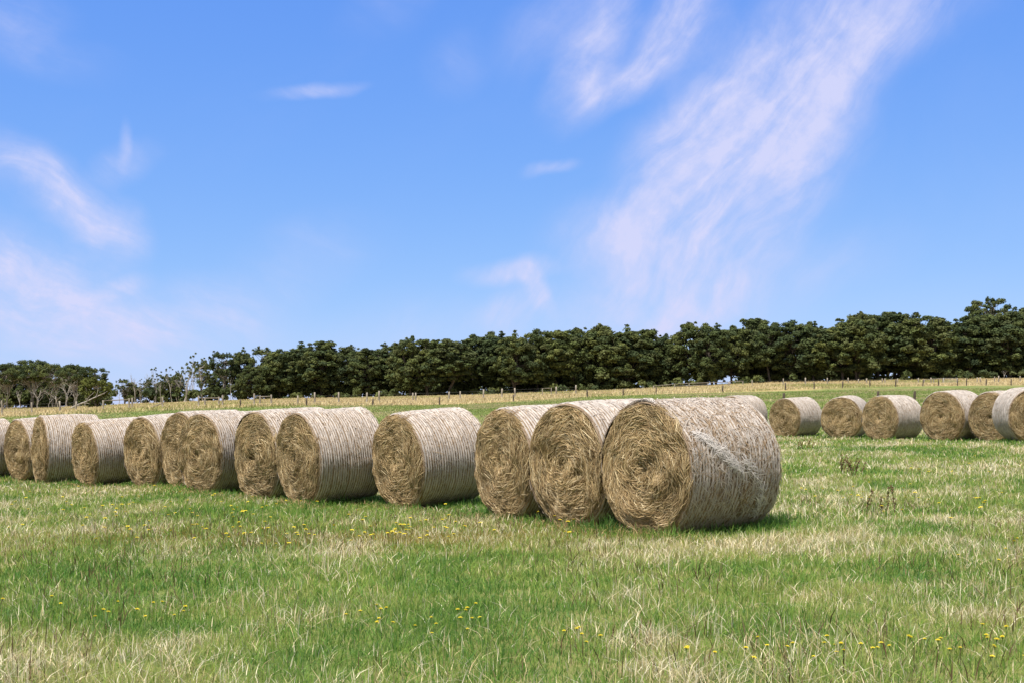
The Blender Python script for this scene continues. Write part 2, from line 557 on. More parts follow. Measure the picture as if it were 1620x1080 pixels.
def bale_outline(th, seed):
    r = R0 * (1 + 0.012 * np.sin(2 * th + seed) + 0.008 * np.sin(3 * th + seed * 2.1) + 0.006 * np.sin(5 * th + seed * 0.7))
    return r


def squash(x, z):
    """slight sag of the bale on its base"""
    lim = -0.93 * R0
    z2 = np.where(z < lim, lim + (z - lim) * 0.3, z)
    return x * (1 + 0.03 * np.clip(-z / R0, 0, 1)), z2 + R0 * 0.95


def hay_face(seed, L, n_str):
    """both packed ends of a bale with the loose stalks on them; local -Y is the front"""
    g = np.random.default_rng(seed)
    nr, nt = 30, 132
    Vs, Qs, Cs, Ms = [], [], [], []
    off = 0
    for end in (0, 1):
        rr = np.linspace(0.02, 1.0, nr)[:, None]; th = (np.arange(nt) / nt * 2 * math.pi)[None, :]
        R = bale_outline(th, seed) * 0.975
        swirl = vnoise(rr * 16 + th * 0.9, th * 2.2, 1.0, seed) - 0.5
        y = -0.045 * (1 - rr ** 2) + 0.035 * swirl + 0.11 * (fbm(rr * np.cos(th), rr * np.sin(th), 0.3, seed) - 0.5) + 0.05 * np.clip((rr - 0.93) / 0.07, 0, 1)
        y = y + 0.05 * np.exp(-(rr / 0.1) ** 2)
        x, z = squash(rr * R * np.cos(th), rr * R * np.sin(th))
        Y = y + 0.015 if end == 0 else L - 0.015 - y
        V = np.stack([x, np.broadcast_to(Y, x.shape), z], -1).reshape(-1, 3)
        ii = np.arange(nr * nt).reshape(nr, nt)
        q = np.stack([ii[:-1], np.roll(ii[:-1], -1, 1), np.roll(ii[1:], -1, 1), ii[1:]], -1).reshape(-1, 4)
        if end == 0: q = q[:, ::-1]
        Vs.append(V); Qs.append(q[:, ::-1] + off); off += len(V)
        Cs.append(np.full((len(V), 3), 0.3)); Ms.append(np.zeros(len(q)))
    # stalks
    n = n_str
    k = 4
    r = np.sqrt(g.random(n)) * 0.985
    th = g.random(n) * 2 * math.pi
    Rb = bale_outline(th, seed) * 0.975
    ln = g.uniform(0.07, 0.34, n) * (0.6 + 0.5 * r)
    jit = g.normal(0, 0.38 + 0.9 * np.exp(-(r / 0.25) ** 2), n)
    patch = (fbm(np.cos(th) * r, np.sin(th) * r, 0.35, seed + 4) - 0.5) * 2.2
    ang = th + math.pi / 2 + jit + patch
    low = np.clip(-np.sin(th) * r - 0.45, 0, 1)
    curv = (1.0 / np.maximum(r * R0, 0.12)) * g.uniform(0.3, 1.2, n) + g.normal(0, 2.0, n)
    s = np.linspace(-0.5, 0.5, k)[None, :] * ln[:, None]
    a = ang[:, None] + curv[:, None] * s
    dx = np.cos(a) * np.gradient(s, axis=1); dz = np.sin(a) * np.gradient(s, axis=1)
    X = (r * Rb * np.cos(th))[:, None] + np.cumsum(dx, 1) - dx.sum(1, keepdims=True) / 2
    Z = (r * Rb * np.sin(th))[:, None] + np.cumsum(dz, 1) - dz.sum(1, keepdims=True) / 2 - low[:, None] * 0.03 * np.linspace(0, 1, k)
    lim = np.hypot(X, Z); mx = R0 * (0.975 + 0.035 * g.random(n))[:, None]
    sc = np.where(lim > mx, mx / np.maximum(lim, 1e-6), 1.0); X *= sc; Z *= sc
    rr = np.hypot(X, Z) / R0
    lift = g.uniform(0.0, 0.035, n)[:, None] * np.array([0.2, 1.0, 1.0, g.random() * 0.6 + 0.2])[None, :] + 0.006
    Y = 0.015 - 0.045 * (1 - rr ** 2) + 0.11 * (fbm(X / R0, Z / R0, 0.3, seed) - 0.5) + 0.05 * np.exp(-(rr / 0.1) ** 2) + 0.05 * np.clip((rr - 0.93) / 0.07, 0, 1) - lift
    xs, zs = squash(X, Z)
    P = np.stack([xs, Y, zs], -1)
    w = g.uniform(0.0014, 0.0036, n)[:, None] * np.array([0.6, 1.0, 1.0, 0.35])[None, :]
    roll = g.normal(0, 0.5, n)[:, None]
    W = np.stack([-np.sin(a) * np.cos(roll), np.sin(roll) + 0 * a, np.cos(a) * np.cos(roll)], -1) * w[..., None]
    pal = np.array([(0.35, 0.25, 0.125), (0.45, 0.34, 0.18), (0.58, 0.47, 0.29), (0.21, 0.14, 0.066), (0.40, 0.29, 0.165), (0.29, 0.20, 0.095)])
    pr = g.choice(len(pal), n, p=[0.26, 0.22, 0.14, 0.14, 0.12, 0.12])
    tone = 0.55 + 0.9 * fbm(np.cos(th) * r, np.sin(th) * r, 0.35, seed + 9, 4)
    col = pal[pr] * g.uniform(0.8, 1.2, n)[:, None] * tone[:, None]
    keep = fbm(np.cos(th) * r, np.sin(th) * r, 0.17, seed + 13, 3) + g.normal(0, 0.09, n) > 0.37
    V, q, c = ribbons(P[keep], W[keep], col[keep])
    Vs.append(V); Qs.append(q + off); off += len(V); Cs.append(c); Ms.append(np.ones(len(q)))
    return make_mesh("packed_hay", np.concatenate(Vs), np.concatenate(Qs), None, np.concatenate(Cs), [M_HAY, M_STRAND], np.concatenate(Ms), True)


def net_wrap(seed, L, messy=0.0):
    """the netted round side: straw seen through, raised bands of net, and loose pale fibres"""
    g = np.random.default_rng(seed + 100)
    nt, nl = 150, 46
    Vs, Qs, Cs, Ms = [], [], [], []
    off = 0

    def surf(th, y, lift=0.0):
        e = np.minimum(y, L - y)
        edge = np.sqrt(np.clip(1 - np.clip(1 - e / 0.055, 0, 1) ** 2, 0, 1))
        R = bale_outline(th, seed) * (0.972 + 0.028 * edge) + lift
        R = R + 0.02 * (fbm(th * 1.3 + 5 + 0 * y, y * 1.8 + 0 * th, 0.6, seed) - 0.5) + 0.012 * np.sin(y / L * math.pi)
        return R

    def place(th, y, lift=0.0):
        R = surf(th, y, lift)
        x, z = squash(R * np.cos(th), R * np.sin(th))
        return np.stack([x, y + 0 * th, z], -1)
    yl = np.concatenate([np.linspace(0.0, 0.07, 6), np.linspace(0.1, L - 0.1, nl), np.linspace(L - 0.07, L, 6)])
    th = np.arange(nt) / nt * 2 * math.pi
    TH, YY = np.meshgrid(th, yl)
    V = place(TH, YY, -0.006).reshape(-1, 3)
    ii = np.arange(len(yl) * nt).reshape(len(yl), nt)
    q = np.stack([ii[:-1], np.roll(ii[:-1], -1, 1), np.roll(ii[1:], -1, 1), ii[1:]], -1).reshape(-1, 4)[:, ::-1]
    Vs.append(V); Qs.append(q); off += len(V); Cs.append(np.full((len(V), 3), 0.5)); Ms.append(np.zeros(len(q)))
    # bands
    sp = 0.0415
    nb = int((L - 0.03) / sp)
    for i in range(nb):
        y0 = 0.02 + (i + 0.5) * (L - 0.04) / nb + g.normal(0, 0.003)
        m = 128
        t = np.arange(m) / m * 2 * math.pi
        wob = 0.006 * (vnoise(t * 3 + i * 0.15, np.full(m, i * 0.6), 1.0, seed) - 0.5) * (1 + 5 * messy)
        y = np.clip(y0 + wob, 0.004, L - 0.004)
        hw = (0.0105 + 0.006 * vnoise(t * 7 + 3 * i, np.full(m, i * 1.7), 1.0, seed + 2)) * (1 - 0.25 * messy)
        hgt = 0.005 + 0.004 * vnoise(t * 9, np.full(m, i * 2.3), 1.0, seed + 5)
        gap = vnoise(t * 4 + i, np.full(m, i * 0.9 + 7), 1.0, seed + 8)
        drop = np.where(gap < 0.34 * messy * (vnoise(t * 2, np.full(m, i * .2), 1., seed) > .35), -0.02, 0.0)
        rows = [place(t, np.clip(y + k * hw, 0.001, L - 0.001), hh + drop) for k, hh in ((-1, -0.007), (0, hgt), (1, -0.007))]
        V = np.stack(rows, 0).reshape(-1, 3)
        jj = np.arange(3 * m).reshape(3, m)
        q = np.stack([jj[:-1], np.roll(jj[:-1], -1, 1), np.roll(jj[1:], -1, 1), jj[1:]], -1).reshape(-1, 4)[:, ::-1]
        b = g.uniform(0.85, 1.1)
        cc = np.array((0.455, 0.41, 0.37)) * b * (0.72 + 0.5 * vnoise(t * 11, np.full(m, i * 3.1), 1.0, seed + 3))[:, None]
        Vs.append(V); Qs.append(q + off); off += len(V); Cs.append(np.tile(cc, (3, 1))); Ms.append(np.ones(len(q)))
    # loose fibres and stalks pressed under the net
    n = 2200 + int(7000 * messy)
    k = 4
    t0 = g.random(n) * 2 * math.pi; y0 = g.random(n) * L
    ln = g.uniform(0.03, 0.16, n)
    dev = g.normal(0, 0.10 + 0.2 * messy, n) + np.where(g.random(n) < 0.12 + 0.5 * messy, g.normal(0, 0.9, n), 0)
    s = np.linspace(0, 1, k)[None, :] * ln[:, None]
    T_ = t0[:, None] + np.cos(dev)[:, None] * s / R0
    Y_ = np.clip(y0[:, None] + np.sin(dev)[:, None] * s + g.normal(0, 3.0, n)[:, None] * s * s, 0.004, L - 0.004)
    lift = g.uniform(0.002, 0.012, n)[:, None] * np.array([0.4, 1, 1, 0.6])[None, :] + np.where(g.random(n) < 0.06, 0.02, 0)[:, None] * np.array([0, .2, .6, 1])[None, :]
    P = place(T_, Y_, lift)
    tan = np.gradient(P, axis=1); tan /= np.linalg.norm(tan, axis=2, keepdims=True) + 1e-9
    nor = np.stack([np.cos(T_), 0 * T_, np.sin(T_)], -1)
    W = np.cross(nor, tan) * (g.uniform(0.0015, 0.0042, n)[:, None] * np.array([0.6, 1, 1, 0.4])[None, :])[..., None]
    pal = np.array([(0.52, 0.46, 0.40), (0.46, 0.375, 0.295), (0.38, 0.275, 0.17), (0.27, 0.175, 0.09)])
    col = pal[g.choice(4, n, p=[0.46, 0.26, 0.18, 0.10])] * g.uniform(0.85, 1.1, n)[:, None]
    V, q, c = ribbons(P, W, col)
    Vs.append(V); Qs.append(q + off); off += len(V); Cs.append(c); Ms.append(np.ones(len(q)))
    me = make_mesh("net_wrap", np.concatenate(Vs), np.concatenate(Qs), None, np.concatenate(Cs), [M_NET, M_NETSTR], np.concatenate(Ms), True)
    return me, place


def bunched_net(place, L, path, n, spread, seed):
    """white net gathered up along a path of (angle from the top in degrees towards the right, axial fraction)"""
    g = np.random.default_rng(seed)
    path = np.array(path, float)
    t = g.random(n) * (len(path) - 1); i = np.minimum(t.astype(int), len(path) - 2); f = (t - i)[:, None]
    p = path[i] * (1 - f) + path[i + 1] * f
    d = path[i + 1] - path[i]
    th0 = np.radians(90 - p[:, 0]) + g.normal(0, spread / R0, n); y0 = p[:, 1] * L + g.normal(0, spread, n)
    ang = np.arctan2(d[:, 1] * L, -np.radians(d[:, 0]) * R0) + g.normal(0, 0.7, n)
    k = 5
    ln = g.uniform(0.05, 0.17, n); s = np.linspace(-0.5, 0.5, k)[None, :] * ln[:, None]
    aa = ang[:, None] + g.normal(0, 6, n)[:, None] * s
    T_ = th0[:, None] + np.cos(aa) * s / R0; Y_ = np.clip(y0[:, None] + np.sin(aa) * s, 0.01, L - 0.01)
    P = place(T_, Y_, g.uniform(0.012, 0.03, n)[:, None] * np.array([0.5, 1, 1, 1, 0.5])[None, :])
    tan = np.gradient(P, axis=1); tan /= np.linalg.norm(tan, axis=2, keepdims=True) + 1e-9
    W = np.cross(np.stack([np.cos(T_), 0 * T_, np.sin(T_)], -1), tan) * (g.uniform(0.0015, 0.0038, n)[:, None, None])
    col = np.array((0.66, 0.61, 0.56)) * g.uniform(0.75, 1.08, n)[:, None]
    V, q, c = ribbons(P, W, col)
    return make_mesh("bunched_net", V, q, None, c, [M_NETSTR], None, True)


LV = 1.22
VAR = []
for sd in (1, 2, 3, 4, 5, 6, 7):
    nm, pf = net_wrap(sd, LV, 0.05 if sd != 3 else 0.15)
    VAR.append((hay_face(sd, LV, 10000), nm, pf))
HERO_L = 1.30
hero_net, hero_place = net_wrap(9, HERO_L, 0.85)
hero_face = hay_face(9, HERO_L, 14000)

BALE_LABEL = dict(
    A="nearest and largest round hay bale, its netting torn and bunched into white zigzag streaks",
    B="round hay bale directly behind the nearest one, its netted side mostly hidden by it",
    C="round hay bale third from the near end of the long row, beside the second bale",
    D="netted round hay bale standing alone in the long row with gaps on both sides",
    E="round hay bale with a long striped netted side, just left of the stand-alone bale",
    F="round hay bale tucked close behind the long striped bale, a dark gap between their bases",
    G="round hay bale whose wide face overlaps the face of another bale half hidden behind it",
    H="round hay bale with only a sliver of face showing behind its overlapping neighbour",
    I="round hay bale left of the two overlapping faces, its netting showing as a sloping wedge",
    J="round hay bale with a narrow face, lower than the flat-topped bale on its left",
    K="round hay bale with the narrowest slit-like face and a flat pale top, far left",
    L="round hay bale squeezed left of the slit-faced bale, its netted side barely showing",
    M="round hay bale cut off by the left picture edge, only its netted side showing",
    N="distant round hay bale showing just a pale rounded top behind the nearest bale",
    O="round hay bale at the near bale's shoulder, leftmost full face of the distant group",
    P="distant round hay bale seen almost face on, second full face in the far group",
    Q="distant round hay bale with a long smooth pale side, centre of the far right group",
    R="distant round hay bale with a dark triangular gap on the right of its base",
    S="distant round hay bale half covered by the bale at the right picture edge",
    T="round hay bale cut off by the right picture edge, netting showing on its left rim")


def put_bale(key, b, meshes, L0):
    s = b['D'] / (R0 * 1.95)
    n = (-math.sin(b['yaw']), -math.cos(b['yaw']))
    assert len(BALE_LABEL[key].split()) <= 16, BALE_LABEL[key]
    o = empty("hay_bale", (b['x'], b['y'], b['z'] - 0.03), (b['tilt'], 0, -b['yaw']), (s, b['L'] / L0, s))
    tag(o, BALE_LABEL[key], "hay bale", "round hay bales in the long near row" if key in "ABCDEFGHIJKLM" else "round hay bales in the distant group")
    ends = link("hay_ends", meshes[0], o)
    net = link("net_wrap", meshes[1], o)
    return o, ends, net


for i, (key, b) in enumerate(FIT.items()):
    if key == 'A':
        o, ends, net = put_bale(key, b, (hero_face, hero_net), HERO_L)
        # streaks of gathered net on the near bale
        t1 = link("bunched_net", bunched_net(hero_place, HERO_L, [(58, 0.10), (66, 0.22), (80, 0.38), (92, 0.52)], 230, 0.026, 1), net)
        t1['label'] = "white bunched streak of net near the face"
        t2 = link("bunched_net", bunched_net(hero_place, HERO_L, [(82, 0.54), (92, 0.66), (108, 0.76), (122, 0.80), (136, 0.79)], 130, 0.028, 2), net)
        t2['label'] = "paler curved streak of net running down the side"
        t3 = link("net_tuft", bunched_net(hero_place, HERO_L, [(-14, 0.02), (-4, 0.03), (8, 0.03)], 110, 0.03, 3), net)
    else:
        v = VAR[(i * 3 + 1) % 7] if key not in 'DEF' else VAR['DEF'.index(key)]
        put_bale(key, b, v, LV)

# ------------------------------------------------------------------ grass


def footprint_distance(x, y):
    """distance-like measure to the bales: 0 inside a footprint, grows outside"""
    dm = np.full(len(x), 9.0)
    for k, b in FIT.items():
        s, c = math.sin(b['yaw']), math.cos(b['yaw'])
        rx, ry = x - b['x'], y - b['y']
        along = rx * s + ry * c; acr = rx * c - ry * s
        ox = np.maximum(np.maximum(-along, along - b['L']), 0); oy = np.maximum(np.abs(acr) - b['D'] * 0.36, 0)
        dm = np.minimum(dm, np.hypot(ox, oy))
    return dm


def sample(d0, d1, dens, margin=2.5):
    wmax = 0.47 * d1 + margin
    n = int((d1 - d0) * 2 * wmax * dens)
    y = rng.uniform(d0, d1, n); x = rng.uniform(-wmax, wmax, n)
    k = np.abs(x) < 0.47 * y + margin
    return x[k], y[k]


def dryness(x, y):
    """how much of the sward is dead straw: patches with soft bands across the field"""
    yy = y + (fbm(x, y, 3.2, 21) - 0.5) * 3.0 + 0.04 * x
    band = 0.64 - 0.46 * sstep(6.6, 7.8, yy) + 0.48 * sstep(9.2, 10.8, yy) - 0.10 * sstep(15, 20, yy)
    n = fbm(x, y * 0.6, 1.7, 31, 4)
    n2 = fbm(x, y, 0.45, 41, 2)
    return np.clip(band + (n - 0.5) * 1.7 + (n2 - 0.5) * 0.7, 0, 1)


def blades(x, y, h, w, lean, col, droop=0.35):
    n = len(x)
    z = ground_z(x, y)
    az = rng.random(n) * 2 * math.pi
    ld = rng.random(n) * 2 * math.pi
    L = np.abs(rng.normal(0, lean, n))
    t = np.array([0.0, 0.55, 1.0])
    off = np.stack([L * h * (0.3 * tt + droop * 2 * tt * tt) for tt in t], 1)
    hz = np.stack([h * tt * (1 - 0.25 * np.minimum(L, 1.5) * tt) for tt in t], 1)
    P = np.stack([x[:, None] + np.cos(ld)[:, None] * off, y[:, None] + np.sin(ld)[:, None] * off, z[:, None] - 0.01 + hz], -1)
    ww = w[:, None] * np.array([0.8, 1.0, 0.12])[None, :]
    # broad faces turn every way
    W = np.stack([np.cos(az)[:, None] * ww, np.sin(az)[:, None] * ww, 0 * ww], -1)
    return ribbons(P, W, col)


def grow(name, parts, mat, label):
    V, Qd, Cc, off = [], [], [], 0
    for v, q, c in parts:
        V.append(v); Qd.append(q + off); Cc.append(c); off += len(v)
    o = link(name, make_mesh(name, np.concatenate(V), np.concatenate(Qd), None, np.concatenate(Cc), [mat]))
    tag(o, label, "grass", kind='stuff')
    return o


GREENS = np.array([(0.088, 0.205, 0.036), (0.165, 0.295, 0.050), (0.26, 0.36, 0.070), (0.33, 0.37, 0.095), (0.40, 0.39, 0.14)])
STRAWS = np.array([(0.70, 0.61, 0.38), (0.80, 0.73, 0.52), (0.55, 0.45, 0.25), (0.38, 0.30, 0.16), (0.72, 0.66, 0.50)])
gp, sp_ = [], []
for d0, d1, dens, wid in ((4.6, 8.5, 2300, 0.0022), (8.5, 13, 1500, 0.0030), (13, 20, 800, 0.0045), (20, 31, 400, 0.0075), (31, 46, 170, 0.012)):
    x, y = sample(d0, d1, dens)
    dm = footprint_distance(x, y)
    keep = dm > 0.0
    x, y, dm = x[keep], y[keep], dm[keep]
    dry = dryness(x, y) * sstep(0.05, 0.7, dm)
    tuft2 = fbm(x, y, 0.36, 55, 3)
    isdry = rng.random(len(x)) < 0.05 + 0.22 * sstep(0.2, 0.8, dry) + 0.5 * sstep(0.60, 0.76, dry * 0.42 + 0.6 * tuft2)
    tuft = fbm(x, y, 0.28, 51, 2)
    # green
    k = ~isdry
    n = k.sum()
    lush = fbm(x[k], y[k], 2.2, 61)
    h = rng.uniform(0.04, 0.105, n) * (0.5 + 1.05 * tuft[k]) * (1 + 0.6 * np.exp(-(dm[k] / 0.25) ** 2))
    och = np.exp(-(((x[k] + 0.9) / 1.5) ** 2 + ((y[k] - 12.2) / 0.8) ** 2)) + 0.6 * np.exp(-(((x[k] + 3.6) / 2.2) ** 2 + ((y[k] - 12.8) / 0.9) ** 2))
    pr = np.clip((rng.normal(0, 0.9, n) + lush * 2.6 + dry[k] * 3.0 - 0.5), 0, 4).astype(int)
    col = GREENS[pr] * rng.uniform(0.8, 1.2, n)[:, None]
    ob = rng.random(n) < 0.75 * och
    col[ob] = np.array((0.30, 0.235, 0.055)) * rng.uniform(0.7, 1.2, (ob.sum(), 1))
    gp.append(blades(x[k], y[k], h, wid * rng.uniform(0.7, 1.4, n), 0.75, col))
    # straw
    k = isdry
    n = k.sum()
    tall = sstep(0.50, 0.8, tuft[k] * 0.6 + fbm(x[k], y[k], 0.9, 71) * 0.5)
    h = rng.uniform(0.04, 0.11, n) + tall * rng.uniform(0.02, 0.11, n)
    col = STRAWS[rng.choice(5, n, p=[0.28, 0.22, 0.2, 0.16, 0.14])] * rng.uniform(0.75, 1.15, n)[:, None]
    sp_.append(blades(x[k], y[k], h, wid * 0.85 * rng.uniform(0.6, 1.3, n), 0.8, col))
# dark plantain seed heads and fallen stalks
x, y = sample(4.8, 16, 55)
kk = fbm(x, y, 1.3, 101) > 0.5
x, y = x[kk], y[kk]; n = len(x)
sp_.append(blades(x, y, rng.uniform(0.08, 0.19, n), rng.uniform(0.002, 0.004, n), 0.5, np.array((0.13, 0.085, 0.045)) * rng.uniform(0.6, 1.3, n)[:, None]))
for key in 'ABCDEFGHIJKL':
    b = FIT[key]; n = 260
    a, c = rng.normal(0, b['D'] * 0.42, n), -np.abs(rng.normal(0, 0.22, n)) - 0.02
    sn, cs = math.sin(b['yaw']), math.cos(b['yaw'])
    x, y = b['x'] + a * cs + c * sn, b['y'] - a * sn + c * cs
    sp_.append(blades(x, y, rng.uniform(0.06, 0.13, n), np.full(n, 0.004), 1.6, np.array((0.46, 0.34, 0.17)) * rng.uniform(0.6, 1.25, n)[:, None]))
# rank growth at the foot of the near bale
for px, py, rad, n, hh in ((1020, 838, 0.30, 900, 0.24), (1120, 838, 0.35, 900, 0.15), (1190, 826, 0.3, 700, 0.15), (715, 800, 0.35, 600, 0.14), (560, 795, 0.4, 600, 0.15)):
    x0, y0 = pix_ground(px, py)
    x = x0 + rng.normal(0, rad, n); y = y0 + rng.normal(0, rad * 0.5, n)
    gp.append(blades(x, y, rng.uniform(0.4, 1.0, n) * hh, np.full(n, 0.0045), 0.5, np.array((0.08, 0.165, 0.035)) * rng.uniform(0.7, 1.4, n)[:, None]))
# the mown paddock beyond the bales, thin and coarse with distance
x, y = sample(46, 125, 15, 8)
k = y < FRONT(x) + 2
x, y = x[k], y[k]
n = len(x)
col = np.where((fbm(x, y, 7, 81) + rng.normal(0, 0.12, n) > 0.55)[:, None], np.array((0.46, 0.40, 0.20)), np.array((0.24, 0.30, 0.08))) * rng.uniform(0.8, 1.2, n)[:, None]
gp.append(blades(x, y, rng.uniform(0.05, 0.14, n), rng.uniform(0.02, 0.045, n), 0.6, col))
grow("green_grass", gp, M_BLADE, "short green pasture grass around the bales")
grow("dry_grass", sp_, M_DRY, "pale dry straw tussocks scattered through the pasture")
# tall dead grass beyond the fence
x, y = rng.uniform(-115, 125, 260000), rng.uniform(95, 228, 260000)
k = (y > FRONT(x) - 0.5 + (fbm(x, y, 9, 2) - 0.5) * 3) & (np.abs(x) < 0.5 * y + 6)
x, y = x[k], y[k]
n = len(x)
t = fbm(x, y, 11, 91)
col = np.where((t + rng.normal(0, 0.08, n) > 0.60)[:, None], np.array((0.32, 0.32, 0.12)), np.array((0.56, 0.465, 0.26))) * rng.uniform(0.75, 1.2, n)[:, None]
grow("tall_dry_grass", [blades(x, y, rng.uniform(0.16, 0.42, n) * (0.5 + 0.9 * fbm(x, y, 6, 95)), rng.uniform(0.015, 0.05, n), 0.6, col)], M_DRY,
     "tall golden dead grass beyond the paddock fence")

# ------------------------------------------------------------------ yellow flowers and dock weeds


def flower_mesh(seed):
    g = np.random.default_rng(seed)
    mb = MB()
    h = 1.0
    lx, ly = g.normal(0, 0.12, 2)
    mb.tube([(0, 0, -0.05), (lx * 0.3, ly * 0.3, 0.5), (lx, ly, h)], [0.012, 0.012, 0.014], 4, (1, 1, 1), 0)
    m = 12
    r = 0.15
    for ring, (rr, zz) in enumerate(((r, 0.03), (r * 0.62, 0.055))):
        for j in range(m):
            a = (j + 0.5 * ring) / m * 2 * math.pi; da = math.pi / m * 0.85
            p = lambda q, k, z: (lx + math.cos(a + q) * k, ly + math.sin(a + q) * k, h + z)
            mb.add([p(-da, 0.03, 0.0), p(da, 0.03, 0.0), p(da * 0.8, rr, zz), p(-da * 0.8, rr, zz)], [(0, 1, 2, 3)], (1, 1, 1), 1)
    mb.tube([(lx, ly, h - 0.06), (lx, ly, h - 0.02), (lx, ly, h + 0.03)], [0.02, 0.05, 0.05], 6, (1, 1, 1), 0)
    return mb.mesh("dandelion", [M_STEM, M_YEL])


FL = [flower_mesh(s) for s in range(4)]
clusters = [(640, 855, 95, 14, 46), (300, 822, 210, 28, 46), (180, 850, 160, 18, 24), (450, 860, 110, 12, 22), (400, 800, 200, 12, 16), (90, 800, 100, 15, 10),
            (215, 998, 60, 12, 9), (590, 1003, 28, 6, 9), (700, 1015, 70, 14, 9), (745, 1000, 20, 5, 3), (920, 1040, 50, 12, 6), (1350, 1060, 160, 12, 22),
            (1560, 1050, 60, 14, 14), (1440, 812, 130, 16, 24), (1330, 790, 60, 14, 8), (1560, 900, 60, 25, 5), (900, 838, 60, 10, 10), (1150, 1070, 60, 8, 4),
            (120, 990, 120, 20, 5), (1500, 760, 120, 30, 10)]
for cx, cy, sx, sy, n in clusters:
    for _ in range(n):
        px, py = random.gauss(cx, sx * 0.6), random.gauss(cy, sy * 0.7)
        if not (-20 < px < 1640 and py < 1110 and py > 705): continue
        x, y = pix_ground(px, py)
        if footprint_distance(np.array([x]), np.array([y]))[0] < 0.12: continue
        o = link("dandelion", FL[random.randrange(4)])
        hgt = random.uniform(0.09, 0.17)
        o.location = (x, y, gz(x, y))
        fs = random.uniform(0.10, 0.14) * min(1.25, max(0.68, y / 10.5))
        o.scale = (fs, fs, hgt)
        o.rotation_euler = (random.gauss(0, .1), random.gauss(0, .1), random.random() * 6.28)
        tag(o, "small yellow dandelion flower on a thin stem in the pasture grass", "flower", "yellow flowers dotted through the pasture")


def dock(px, py, stems, hgt, spread, label, col=(0.14, 0.085, 0.045)):
    g = np.random.default_rng(int(px))
    x, y = pix_ground(px, py)
    o = empty("dock_weed", (x, y, gz(x, y)))
    tag(o, label, "weed")
    for i in range(stems):
        mb = MB()
        a = g.random() * 6.28
        bx, by = g.normal(0, spread, 2) * (1, 0.5)
        h = hgt * g.uniform(0.65, 1.05)
        lean = g.normal(0, 0.3, 2)
        P = np.array([(bx + lean[0] * h * t * t, by + lean[1] * h * t * t, h * t - 0.02) for t in np.linspace(0, 1, 6)])
        mb.tube(P, np.linspace(0.006, 0.0025, 6), 4, np.array(col) * 0.8)
        m = 55
        t = g.uniform(0.35, 1.0, m)
        c = np.stack([np.interp(t, np.linspace(0, 1, 6), P[:, k]) for k in range(3)], 1) + g.normal(0, 0.012, (m, 3))
        d1 = g.normal(0, 1, (m, 3)); d1 /= np.linalg.norm(d1, axis=1, keepdims=True)
        d2 = np.cross(d1, g.normal(0, 1, (m, 3))); d2 /= np.linalg.norm(d2, axis=1, keepdims=True)
        sz = g.uniform(0.005, 0.011, m)[:, None]
        V, q, cc = ribbons(np.stack([c - d1 * sz, c + d1 * sz], 1), np.stack([d2 * sz * 0.7] * 2, 1), np.array(col) * g.uniform(0.6, 1.5, m)[:, None])
        mb.add(V, q, cc)
        mb.build("stalk", [M_STRAND], o)


dock(1346, 752, 9, 0.36, 0.12, "bushy clump of rusty brown dock stalks in front of the distant bales")
dock(1331, 746, 2, 0.42, 0.05, "single dark brown dock stalk leaning left beside the bushy clump")
dock(1397, 815, 4, 0.36, 0.17, "thin group of tall brown dock stalks standing nearer the camera", (0.13, 0.08, 0.04))
dock(1273, 712, 6, 0.34, 0.10, "small brown weed clump just right of the nearest bale", (0.16, 0.10, 0.04))

# ------------------------------------------------------------------ fences


def post_mesh(h, r, sides, mats):
    mb = MB()
    mb.tube([(0, 0, -0.3), (0.01, 0, h * 0.5), (0, 0.01, h)], [r * 1.05, r, r * 0.95], sides)
    return mb.mesh("post", mats)


P_PALE = post_mesh(1.0, 0.085, 8, [M_POST])
P_DARK = post_mesh(1.0, 0.075, 8, [M_POST_D])


def fence(name, label, spots, mesh, wires=(0.35, 0.65, 0.92), group=None):
    """spots: (px, distance, height m)"""
    x0, y0, z0 = pix(spots[0][0], spots[0][1])
    root = empty(name, (x0, y0, z0))
    tag(root, label, "fence", group)
    tops = []
    for px, d, h in spots:
        x, y, z = pix(px, d)
        o = link("post", mesh, root)
        o.location = (x - x0, y - y0, z - z0)
        o.scale = (random.uniform(0.85, 1.2),) * 2 + (h,)
        o.rotation_euler = (random.gauss(0, 0.03), random.gauss(0, 0.03), random.random() * 6)
        tops.append((x - x0, y - y0, z - z0, h))
    mb = MB()
    hm = min(t[3] for t in tops)
    for f in wires:
        P = []
        for (a, b) in zip(tops[:-1], tops[1:]):
            for t in np.linspace(0, 1, 4)[:-1]:
                sag = -0.03 * 4 * t * (1 - t)
                P.append([a[k] * (1 - t) + b[k] * t for k in range(2)] + [a[2] * (1 - t) + b[2] * t + hm * f + sag])
        P.append([tops[-1][0], tops[-1][1], tops[-1][2] + hm * f])
        mb.tube(P, 0.004, 4)
    mb.build("wire", [M_WIRE], root)
    return root


def fd(px, a, b):
    """distance at a picture column of a straight fence running through two columns"""
    (p0, d0), (p1, d1) = a, b
    t = (px - p0) / (p1 - p0)
    return 1.0 / ((1 - t) / d0 + t / d1)


